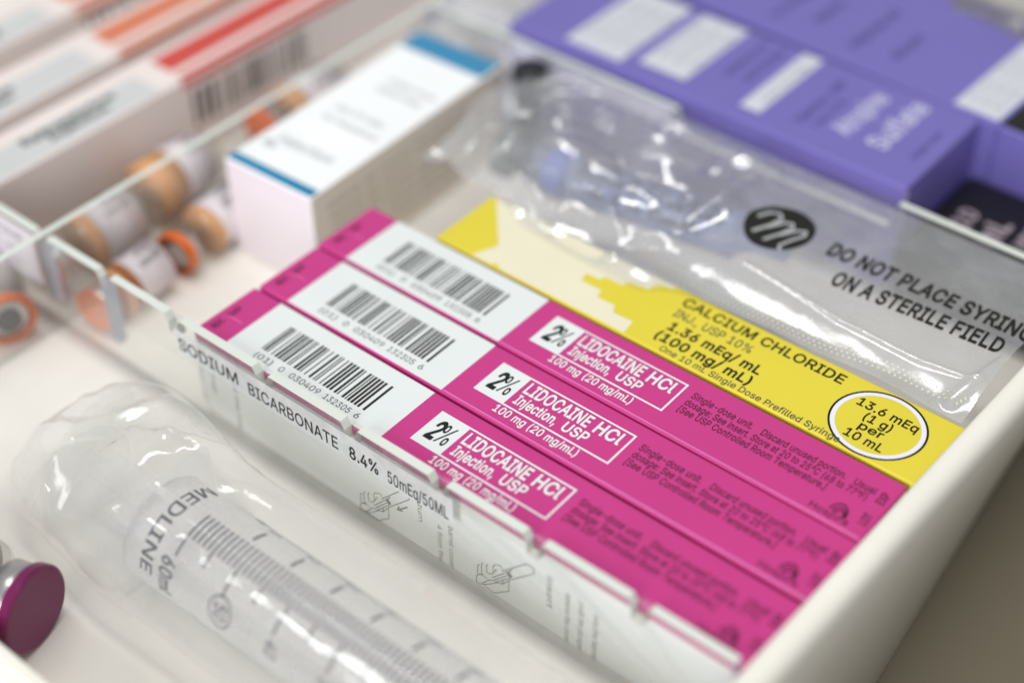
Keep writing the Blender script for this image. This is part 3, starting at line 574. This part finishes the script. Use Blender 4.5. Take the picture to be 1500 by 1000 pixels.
# ------------------------------------------------------------------ purple cartons and the black one
def rot_thing(t, deg): t.rotation_euler.z = math.radians(deg)
P1 = thing('drug_carton', 'purple carton with white label strips behind the milky bag', 'carton', (-36, 181.8, FZ), 'purple cartons')
box('carton_body', (-36, 152.5, 181.8, 241, FZ, 9), PURP, P1, bev=1.1)
P = flat(9.05); Q = flat(9.09)
LABP = paper('purple_box_label', '#cdced4', .45)
for (x0, x1, y0, y1) in ((-9, 19, 186, 243-4), (25, 47.5, 191, 238.5), (74.5, 83.5, 190, 238.5)):
    s = mesh('label_strip', *quad_uv(P, x0, x1, y0, y1), LABP, P1)
    L = []
    nl = max(1, int((x1-x0)/7))
    for k in range(nl):
        L.append(text(turned(Q, x0+(k+.78)*(x1-x0)/nl, y0+9, 90), 'Rx only  10 mL syringe', 0, (y1-y0)*.66, 0, 2.6))
    mesh('strip_print', *join(*L), GREYINK, s)
mesh('title_lettering', *join(text(turned(Q, 118.5, 198, 90), 'Atropine', 0, 33, 0, 8.5, bold=.03), text(turned(Q, 134, 198, 90), 'Sulfate', 0, 37, 0, 8.5, bold=.03)), paper('lilac_ink', '#c3c3da', .45, bump=0), P1)
for x, y, tx, ln, h in ((100, 194, 'Injection, USP', 36, 4.0), (106.5, 195, '1 mg / 10 mL', 24, 3.4), (146, 200, 'single dose', 22, 2.6), (60, 205, 'intravenous use', 30, 4), (68, 205, 'usual dosage', 30, 4)):
    mesh('fine_print', *text(turned(Q, x, y, 90), tx, 0, ln, 0, h, bold=.015), DARKPURP, P1)
fs_ = lambda u, v: (152.56, u, v)
mesh('side_print', *text(fs_, 'syringe 10 mL', 190, 232, -6, 3.2), paper('grey_violet_ink', '#74748c', .5, bump=0), P1)
mesh('torn_corner', *quad_uv(fs_, 182.0, 184.2, -12, 7.2), paper('bare_card', '#c9c5cf', .6, bump=0), P1)

P2 = thing('drug_carton', 'purple carton with a white end strip at the back of the tray', 'carton', (0, 246.5, FZ), 'purple cartons')
box('carton_body', (-70, 160, 246.5, 330, FZ, 9), PURP, P2, bev=1.1)
box('black_end', (160.05, 222, 246.5, 330, FZ, 8.9), [BLACKCARD, PURP], P2, bev=1.1, pick=lambda n, f: 1 if n.y < -.2 else 0)
s = mesh('label_strip', *quad_uv(P, 139, 158.5, 249, 309), LABP, P2)
mesh('strip_print', *join(*[text(turned(Q, 144+k*5.5, 256, 90), 'Rx only  10 mL', 0, 40, 0, 2.6) for k in range(3)]), PALEINK, s)
for x, dy, tx, ln in ((50, 0, 'for intravenous', 40), (66, 8, 'injection', 22), (88, 0, 'single dose unit', 38), (106, 4, 'discard', 22), (20, 2, 'usual dosage', 34)):
    mesh('fine_print', *text(turned(Q, x, 258+dy, 90), tx, 0, ln, 0, 4.6, bold=.02), DARKPURP, P2)
mesh('end_lettering', *text(turned(flat(9.0), 176, 262, 90), 'LOT', 0, 22, 0, 8, bold=.04), WHITEP, P2)
rot_thing(P2, -2.0)

t = thing('drug_carton', 'black carton with blurred pale letters beside the right tray wall', 'carton', (156, 181, FZ))
box('carton_body', (154.5, 221.5, 181.0, 238, FZ, -16), BLACKCARD, t, bev=.9)
P = flat(-15.92)
mesh('title_lettering', *join(text(turned(P, 169, 206, 90), '10', 0, 12, 0, 7, bold=.05), text(turned(P, 182, 203, 90), 'mL', 0, 16, 0, 8.5, bold=.06), text(turned(P, 196, 204, 90), 'USP', 0, 20, 0, 8.5, bold=.06), text(turned(P, 211, 204, 90), 'Inj', 0, 20, 0, 8.5, bold=.06)),
     paper('pinkish_ink', '#a99a9e', .5, bump=0), t)

# ------------------------------------------------------------------ white carton with blue ends
t = thing('drug_carton', 'white carton with a teal stripe and light blue far end', 'carton', (-61, 42, FZ))
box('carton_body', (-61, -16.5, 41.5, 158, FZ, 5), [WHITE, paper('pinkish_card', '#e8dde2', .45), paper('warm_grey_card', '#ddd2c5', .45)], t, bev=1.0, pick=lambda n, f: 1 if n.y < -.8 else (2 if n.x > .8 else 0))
P = flat(5.05); Q = flat(5.09)
mesh('teal_stripe', *quad_uv(P, -60.2, -17.2, 42.3, 47.2), BLUE, t)
mesh('blue_end_panel', *quad_uv(P, -60.2, -17.2, 144, 157.2), LBLUE, t)
mesh('top_print', *join(text(Q, 'injection', -53, -26, 62, 5.0), text(Q, 'for intravenous', -50, -22, 84, 3.4), text(Q, 'use 10 vials', -50, -26, 92, 3.4), text(Q, 'sterile', -46, -24, 112, 3.6), text(Q, 'single dose', -46, -22, 119, 3.2), text(Q, 'Rx', -56, -50, 57, 4.0, bold=.03)), PALEINK, t)
ws = lambda u, v: (-16.44, u, v)
mesh('side_print', *join(*[text(ws, 'store at room temperature', 50+k*1, 146, -5-k*5.2, 2.4, bold=.0) for k in range(6)]), PALEINK, t)
rot_thing(t, 2.0)
bt = thing('bottle_stopper', 'black rubber stopper peeping out beyond the blue-ended carton', 'stopper', (-9, 163, FZ))
mesh('stopper_body', *lathe([(0, 6), (30, 6), (40, 7.5), (44, 7.5), (45, 6.5)], (-9, 163, FZ), (0, 0, 1), 24), STOPPER, bt, smooth=True)

# ------------------------------------------------------------------ cartons at the far left
def left_carton(x0, x1, z1, y0, y1, ystart, ink, label, lines):
    t = thing('drug_carton', label, 'carton', ((x0+x1)/2, y0, FZ), 'red striped cartons at the left')
    box('carton_body', (x0, x1, y0, y1, FZ, z1), paper('pinkish_white_card', '#e6dad4', .4), t, bev=1.0)
    P = flat(z1+.05); Q = flat(z1+.09); w_ = x1-x0
    mesh('red_panel', *quad_uv(P, x0+w_*.18, x0+w_*.68, ystart, y1-1), ink, t)
    si = lambda u, v: (x1+.06, u, v)
    mesh('red_stripe', *quad_uv(P, x0+w_*.84, x1-.6, ystart-1, y1-1), ink, t)
    mesh('side_stripe', *quad_uv(si, ystart-2, y1-1, z1-4.2, z1-.8), ink, t)
    pn = mesh('label_panel', *quad_uv(P, x0+w_*.34, x1-1, y0+4, ystart-12), paper('grey_panel', '#c9cac8', .5), t)
    mesh('label_print', *join(*[text(turned(Q, x0+w_*(.55+.2*k), y0+a, 90), s, 0, b, 0, 4.4, bold=.07) for k, (s, a, b) in enumerate(lines)]), GREYINK, pn)
    mesh('barcode', *barcode(si, ystart+2, ystart+68, z1-24, z1-7, 5, 60), GREYINK, t)
    return t
left_carton(-147, -120, 0, -25, 235, 74, RED, 'red striped carton nearest the long divider, grey print on top', [('Epinephrine', 27, 46), ('Injection', 36, 30)])
left_carton(-184, -156, 0, -25, 215, 72, ORANGE, 'orange striped carton, second from the long divider', [('Epinephrine', 10, 40), ('Injection', 16, 30)])
left_carton(-226, -200, 0, -10, 235, 84, ORANGE, 'orange striped carton in the far top left corner', [('Epinephrine', 20, 40), ('Injection', 30, 28)])

# ------------------------------------------------------------------ vials
def vial(label, face, axis, r, ln, capm, glass, ringm=ALU, group='orange capped vials', lbl=None, rubber=None):
    """a lying vial; face = centre of the cap's outer face, axis points out of the cap"""
    a = Vector(axis).normalized(); f = Vector(face)
    t = thing('vial', label, 'vial', (f.x, f.y, FZ), group)
    b = f-a*ln
    mesh('glass_body', *lathe([(0, r*.8), (1.0, r*.97), (2, r), (ln*.62, r), (ln*.69, r*.93), (ln*.75, r*.62), (ln*.80, r*.56), (ln*.84, r*.58)], b, a), glass, t, smooth=True)
    cr = r*.80
    mesh('crimp_ring', *lathe([(ln*.82, cr*.86), (ln*.825, cr*.96), (ln*.93, cr*.96), (ln*.965, cr*.86), (ln*.966, cr*.5)], b, a), ringm, t, smooth=True)
    if rubber:
        mesh('cap', *lathe([(ln*.9, cr*1.02), (ln*.91, cr*1.08), (ln*.975, cr*1.08), (ln*.985, cr*1.02), (ln*.985, cr*.86), (ln*.96, cr*.85)], b, a), capm, t, smooth=True)
        mesh('stopper', *lathe([(ln*.96, cr*.5), (ln*.985, cr*.5), (ln*.99, cr*.44)], b, a), rubber, t)
    else:
        mesh('cap', *lathe([(ln*.935, cr*.98), (ln*.94, cr*1.06), (ln*.985, cr*1.08), (ln*.996, cr*1.04), (ln, cr*.98), (ln*1.0, cr*.9)], b, a), capm, t)
    if lbl:
        for (d0, d1, m, nm) in lbl:
            lo = mesh(nm, *lathe([(ln*d0, r+.08), (ln*d1, r+.08)], b, a), m, t, smooth=True)
            if nm == 'paper_label':
                sd_ = a.cross(Vector((0, 0, 1))).normalized(); uz_ = sd_.cross(a)
                fn = lambda u, v: tuple(b+a*u+(uz_*math.cos(v/r)+sd_*math.sin(v/r))*(r+.14))
                for q, tx in enumerate(('Injection', '10 mL', 'Rx only')):
                    mesh('label_print', *text(fn, tx, ln*(d0+.05), ln*(d1-(.05, .16, .12)[q]), 4-q*5, 3.0, bold=.05), GREYINK, lo)
    return t
LABW = paper('vial_label', '#d3c8ca', .4)
LABO = paper('vial_label_band', '#d3985f', .45)
vial('orange ringed vial lying beside the white carton, cap to the front', (-65.5, 14, -28.2), (.16, -1, .0), 10.4, 46, ORCAP, GLASS, rubber=PLIGHT, lbl=[(.08, .56, LABW, 'paper_label'), (.561, .62, LABO, 'label_band')])
vial('vial with a broad orange label band left of the long divider', (-99, 12, -24), (.05, -1, 0), 12, 54, ALU, GLASS, lbl=[(.10, .40, LABW, 'paper_label'), (.401, .66, LABO, 'label_band')])
vial('amber tinted vial lying behind the notched divider, close to the crossing', (-64, -27, -28.2), (.1, -1, 0), 10, 36, ORCAP, AMBER, lbl=[(.05, .5, LABW, 'paper_label'), (.62, .68, LABO, 'label_band')])
vial('vial with a grey stopper and orange ring at the left edge', (-81.5, -50.5, -27.5), (1, -.35, .05), 12, 55, ORCAP, GLASS, rubber=RUBBER, lbl=[(.1, .6, LABW, 'paper_label')])
vial('pale labelled vial far back between the long divider and the white carton', (-69.4, 67, -29.5), (.0, -1, .0), 7.4, 42, ALU, GLASS, lbl=[(.1, .6, LABW, 'paper_label')])
vial('vial with an orange cap behind the broad banded vial', (-98, 92, -26), (.06, -1, 0), 11.5, 50, ORCAP, GLASS, lbl=[(.1, .55, LABW, 'paper_label'), (.551, .66, LABO, 'label_band')])
vial('white labelled vial left of the crossing behind the notched divider', (-96, -24, -26.4), (.0, -1, 0), 12, 46, ORCAP, GLASS, lbl=[(.08, .5, LABW, 'paper_label'), (.501, .62, LABO, 'label_band')])
vial('large vial with a flat magenta cap in the front corner', (36, -129.6, -24.2), (.966, .26, .02), 16.4, 66, MAROON, GLASS, group='', lbl=[(.1, .6, LABW, 'paper_label')])

# ------------------------------------------------------------------ 60 ml syringe in its clear wrapper
YC, ZC, RB = -84.5, -19.8, 17.6
sy = thing('syringe', 'large clear 60 ml syringe lying in its clear wrapper', 'syringe', (120, YC, FZ))
mesh('barrel', *lathe([(44, 6), (44.2, RB), (44.6, RB), (215, RB), (216, RB-1)], (0, YC, ZC), (1, 0, 0), 64), BARREL, sy, smooth=True)
fV, fF, _ = box_data(40, 43.5, YC-22, YC+22, ZC-16.5, ZC+17.2, bev=1.5)
mesh('finger_flange', fV, fF, CLEARP, sy)
mesh('plunger_rod', *join(box_data(8, 150, YC-1.2, YC+1.2, ZC-11, ZC+11, bev=.3)[:2], box_data(8, 150, YC-11, YC-1.25, ZC-1.1, ZC+1.1, bev=.3)[:2], box_data(8, 150, YC+1.25, YC+11, ZC-1.1, ZC+1.1, bev=.3)[:2]), CLEARP, sy)
mesh('thumb_rest', *lathe([(5, 15.5), (5.4, 16.2), (7.6, 16.2), (8, 15.6)], (0, YC, ZC), (1, 0, 0)), CLEARP, sy)
def on_barrel(th_up, x):                    # th: degrees from the top towards the viewer
    a = math.radians(th_up)
    return (x, YC-(RB+.12)*math.sin(a), ZC+(RB+.12)*math.cos(a))
K = 180/math.pi/RB
rd = lambda u, v: on_barrel(u*K, v)         # text runs round the barrel, its tops towards +x
L = [text(rd, 'MEDLINE', -42/K, 82/K, 52.6, 5.0, bold=.02), text(rd, '60ml', 50/K, 93/K, 60.8, 5.4, bold=.03)]
for k in range(70):
    x = 65+k*2.12
    a1 = 45 if k == 0 else (52 if k % 10 == 0 else (39 if k % 5 == 0 else 23))
    L.append(quad_uv(lambda u, v: on_barrel(u, v), -7, a1, x-.38, x+.38, 10, 1))
for k in range(9):
    x = 81.8+k*15.9
    L.append(quad_uv(lambda u, v: on_barrel(u, v), -31, -12, x-.5, x+.5, 6, 1))
    L.append(text(rd, str(k+1 if k % 2 else (k+1)), -46/K, -37/K, x-1.5, 4.6))
L.append(text(rd, 'oz', -62/K, -44/K, 73, 4.2))
for k in range(7):
    x = 86.9+k*21.2
    L.append(text(rd, str(50-10*k) if k < 5 else '0', 58/K, 76/K, x-2.4, 5.0, bold=.01))
mesh('scale_print', *join(*L), paper('scale_ink', '#262733', .5, bump=0), sy)
mesh('circled_mark', *disc(lambda u, v: on_barrel(u*K, v), 67/K, 86.9, 5.6, 4.6, r0=.9), paper('scale_ink', '#54556a'), sy)

def ridge(x, y, pts, wd, h):
    """height of a soft fold along a polyline"""
    best = 1e9
    for a, b in zip(pts[:-1], pts[1:]):
        dx, dy = b[0]-a[0], b[1]-a[1]; l2 = dx*dx+dy*dy
        t = max(0, min(1, ((x-a[0])*dx+(y-a[1])*dy)/l2))
        best = min(best, math.hypot(x-a[0]-t*dx, y-a[1]-t*dy))
    return h*math.exp(-(best/wd)**2)
def crinkle(x, y, sx, sy_, seed, amp):
    n1 = noise.noise(Vector((x/sx, y/sy_, seed)))
    n2 = noise.noise(Vector((x/sx*2.3+7, y/sy_*2.3, seed+3.1)))
    return amp*((1-2*math.sqrt(n1*n1+.006))+.45*(1-2*math.sqrt(n2*n2+.006)))

def fine(x, y, sx, sy_, seed, amp):
    n1 = noise.noise(Vector((x/sx+.4*y/sx, y/sy_, seed)))
    return -amp*abs(n1)**.8*2

def facets(x, y):
    """crumpled film: creased facets of uneven size"""
    u = x+5*noise.noise(Vector((x/19, y/19, 1.3))); v = y+5*noise.noise(Vector((x/19, y/19, 8.3)))
    m = .45+1.0*(.5+.5*noise.noise(Vector((x/34, y/28, 4.4))))
    d1 = noise.voronoi(Vector(((u+.5*v)/27, (v-.4*u)/19, .37)))[0][0]
    d2 = noise.voronoi(Vector(((u-.7*v)/11, (v+.5*u)/15, 2.61)))[0][0]
    return m*(-9.5*d1+2.6*d2)+4.0

def smooth01(t): t = max(0., min(1., t)); return t*t*(3-2*t)
# wrapper: a long pillow round the syringe
NU, NV = 260, 130
def wrap_pt(i, j):
    u = i/NU; x = -26+u*269
    e = smooth01((x+26.5)/46)
    e2 = math.sqrt(max(0, 1-max(0, 1-(x+26.5)/30)**2))
    yc = -75.0-8.5*smooth01((x+5)/60)
    hw = (33.0-3.5*smooth01((x-10)/60))*e2
    a = 2*math.pi*j/NV
    hh = (14.5+(18.6-14.5)*smooth01((x+8)/50))*(.25+.75*e2)
    zc = FZ+.8+hh
    ca, sa = math.cos(a), math.sin(a)
    pw = .72
    y = yc+hw*math.copysign(abs(ca)**pw, ca)
    z = zc+hh*math.copysign(abs(sa)**.9, sa)
    # flat seam wings towards the floor on the divider side
    if sa > -.2:
        fade = 1-.92*smooth01((x-35)/40)
        k = crinkle(x, y, 34, 22, 2.7, 1.5)*fade+fine(x, y, 12, 9, 3.9, .7)*(.12+.88*fade)
        k += ridge(x, y, [(18, -74), (34, -70), (48, -58)], 2.6, 3.4)+ridge(x, y, [(20, -82), (30, -78), (34, -70)], 2.8, 3.0)
        k += ridge(x, y, [(60, -72), (66, -68), (78, -67)], 2.2, 1.6)+ridge(x, y, [(2, -98), (12, -104), (18, -108)], 2.2, 2.4)
        k += ridge(x, y, [(-12, -88), (0, -80), (10, -66), (14, -54)], 5, 1.8)
        k += ridge(x, y, [(52, -60), (90, -58), (150, -57)], 2.4, 1.3)
        z += k*(.35+.65*max(0, sa))
        y += .25*k*ca
    return (x, y, max(z, FZ+.25))
V = [wrap_pt(i, j) for i in range(NU+1) for j in range(NV)]
F = [(i*NV+j, (i+1)*NV+j, (i+1)*NV+(j+1) % NV, i*NV+(j+1) % NV) for i in range(NU) for j in range(NV)]
o = mesh('syringe_wrapper', V, F, WRAP, smooth=True, off=(120, YC, FZ))
tag(o, 'clear crinkled plastic wrapper round the large syringe in front', 'wrapper')
# loose end of the wrapper curling up behind
def loop_pt(u, v):
    a = math.radians(15+150*u)
    x = -32+26*(1-u)+v*10
    y = -104+62*u+2*crinkle(u*40, v*20, 14, 12, 5.5, 1)
    z = FZ+.6+13*math.sin(a)*(1-.35*v)
    return (x, y, z)
V, F = quad_uv(loop_pt, 0, 1, 0, 1, 40, 14)
o = mesh('film_flap', V, F, film('thin_film', milk=.10, milkcol='#f2f0ec', rough=.07, bump=.2, scale=60), smooth=True, off=(-20, -75, FZ))
tag(o, 'loose clear film flap curling behind the crinkled syringe wrapper', 'film flap')

# ------------------------------------------------------------------ milky bag with the printed warning
def bag_top(x, y):
    t = (y-86)/88
    z = 1.6+4.6*smooth01((y-92)/16)-2.2*smooth01((y-150)/24)
    bulge = math.exp(-((y-(124+.14*x))/15)**2)*smooth01((x+6)/22)*(1-smooth01((x-95)/45))
    z += 6.0*bulge
    strong = 1-smooth01((x-92)/40)
    edge = smooth01((y-82)/8)*smooth01((174-y)/8)*smooth01((x+6)/10)*smooth01((226-x)/7)
    k = facets(x, y)*strong+crinkle(x, y, 70, 30, 4.2, .6)*(1-strong)+fine(x-.8*y, y+.5*x, 14, 30, 7.7, .2)*(.3+.7*strong)
    k += ridge(x, y, [(100, 113), (106, 128), (107, 146), (109, 160)], 2.6, 3.6)
    k += ridge(x, y, [(14, 117), (8, 104), (3, 92)], 3.2, 3.5)+ridge(x, y, [(30, 138), (38, 150), (44, 161)], 3.4, 3.6)
    k += ridge(x, y, [(24, 104), (40, 98), (56, 94)], 3.2, 3.0)+ridge(x, y, [(74, 105), (84, 98), (86, 90)], 3.0, 2.8)
    k += ridge(x, y, [(-2, 150), (8, 162), (20, 170)], 3, 3)
    k += ridge(x, y, [(128, 111), (170, 105.5), (200, 105), (221, 108)], .9, .8)
    k += ridge(x, y, [(216, 97), (220, 112), (224, 128)], 2.4, 2.6)
    return z+k*edge
BX0, BX1, BY0, BY1 = -7, 222.5, 90.0, 174.5
def bag_edge(u, v):
    x = BX0+(BX1-BX0)*u
    y0 = BY0+1.5*math.sin(x*.05)+(3.2*smooth01((x-165)/30))+6*math.exp(-((x-8)/14)**2)-7*smooth01((x-34)/18)*smooth01((118-x)/16)
    y = y0+(BY1-y0)*v
    x += 4*math.sin(v*9)*(1-u)
    return x, y
NX, NY = 280, 120
V = []
for j in range(NY+1):
    for i in range(NX+1):
        x, y = bag_edge(i/NX, j/NY); V.append((x, y, bag_top(x, y)))
nt_ = len(V)
F = [(j*(NX+1)+i, j*(NX+1)+i+1, (j+1)*(NX+1)+i+1, (j+1)*(NX+1)+i) for j in range(NY) for i in range(NX)]
bag = mesh('syringe_bag', V, F, BAGM, smooth=True, off=(110, 130, 0))
tag(bag, 'milky clear bag with a black oval emblem and a printed sterile field warning', 'bag')
bs = lambda u, v: (u, v, bag_top(u, v)+.18)
r1 = turned(bs, 147.8, 132.8, 1.2); r2_ = turned(bs, 157.2, 119.6, 3.4)
mesh('warning_lettering', *join(text(r1, 'DO NOT PLACE SYRINGE', 0, 80, 0, 7.3, bold=.055), text(r2_, 'ON A STERILE FIELD', 0, 61.5, 0, 7.3, bold=.055)), BLACK, bag)
em = mesh('emblem', *quad_uv(lambda r, a: bs(128.3+r*11.6*math.cos(a)+r*2.0*math.sin(a), 134.0+r*12.6*math.sin(a)), .001, 1, 0, 2*math.pi, 6, 56), BLACK, bag)
bs2 = lambda u, v: (u, v, bag_top(u, v)+.34)
mm = [[(119.5, 133.5), (121.5, 138.5), (124.5, 140.3), (126.3, 138.6), (125.2, 133.5), (121.8, 126.5)], [(124.6, 131.5), (128.2, 137.6), (130.6, 139.0), (131.8, 137.2), (130.2, 132.0), (127.0, 125.6)], [(130.0, 131.0), (133.6, 136.8), (136.4, 138.6), (137.2, 136.4), (134.6, 131.0), (133.0, 126.4), (134.4, 124.0)]]
mesh('emblem_script', *strokes(bs2, mm, 1.15), paper('bag_grey_ink', '#a6a8a8', .5, bump=0), em)
# knurled heat seal along the near edge: a row of fine dents
seal = []
for k in range(62):
    for r_ in range(3):
        x = 96+k*2.0+r_*.65; y = 93.4+r_*1.5+3.2*smooth01((x-165)/30)
        seal.append(([bs(x+a, y+b) for a, b in ((-.45, 0), (0, -.45), (.45, 0), (0, .45))], [(0, 1, 2, 3)]))
so = mesh('heat_seal', *join(*seal), paper('seal_dents', '#cfcdb8', .35, bump=0), bag)
tag(so, kind='stuff')
# prefilled syringe inside the bag
ax = Vector((1, .13, .01)).normalized()
org = Vector((16, 123, -6))
ps = thing('syringe', 'blurred blue printed syringe inside the milky bag', 'syringe', (60, 130, FZ))
mesh('barrel', *lathe([(10, 5), (10.2, 9), (96, 9), (98, 6), (104, 3.5), (116, 3.5)], org, ax), BBARREL, ps, smooth=True)
mesh('stopper', *lathe([(8, 7.6), (9, 8.2), (15, 8.2), (16, 7.4)], org, ax), STOPPER, ps)
mesh('plunger_cap', *lathe([(-8, 6.5), (-7, 8.6), (-1, 8.6), (0, 5), (8, 5)], org, ax), paper('grey_plunger', '#5f625e', .4), ps, smooth=True)
mesh('blue_collar', *lathe([(16.2, 9.2), (17, 9.8), (24, 9.8), (25, 9.2)], org, ax), CAPBLUE, ps, smooth=True)
side = ax.cross(Vector((0, 0, 1))).normalized()
def on_ps(u, v):
    a = v/9.2
    p = org+ax*u+(Vector((0, 0, 1))*math.cos(a)+(-side)*math.sin(a))*9.25
    return tuple(p)
mesh('barrel_print', *join(text(on_ps, 'SODIUM CHLORIDE', 30, 92, -6.0, 7.5, bold=.11), text(on_ps, '0.9% flush', 38, 84, -12.5, 4.0, bold=.08)), BLUEINK, ps)

# ------------------------------------------------------------------ crumpled film behind
def crumple(name, label, x0, x1, y0, y1, zb, h, seed, mat, n=60):
    def fn(u, v):
        x = x0+(x1-x0)*u; y = y0+(y1-y0)*v
        e = (math.sin(math.pi*u)*math.sin(math.pi*v))**.4
        wv = .5+.5*noise.noise(Vector((u*5, v*5, seed)))
        return (x+3*math.sin(v*11+seed)*(1-e), y+3*math.sin(u*13)*(1-e), zb+e*h*(.55+.6*wv)+crinkle(x, y, 16, 12, seed, 2.4)*e)
    V, F = quad_uv(fn, 0, 1, 0, 1, n, n)
    k = len(V)
    o = mesh(name, V, F, mat, smooth=True, off=((x0+x1)/2, (y0+y1)/2, zb))
    return tag(o, label, 'film wrapper', 'loose film wrappers')
crumple('film_wrapper', 'crumpled whitish film wrapper behind the blue-ended carton', -92, -14, 163, 240, -20, 30, 1.2, film('white_film', milk=.55, milkcol='#dcdce4', rough=.1, bump=.2, scale=70))
crumple('film_wrapper', 'grey clear film wrapper lying over the back purple carton', 96, 235, 306, 400, 6, 20, 6.2, film('grey_film', milk=.45, milkcol='#a8a79c', tint=(.8, .8, .78), rough=.1, bump=.2, scale=70))
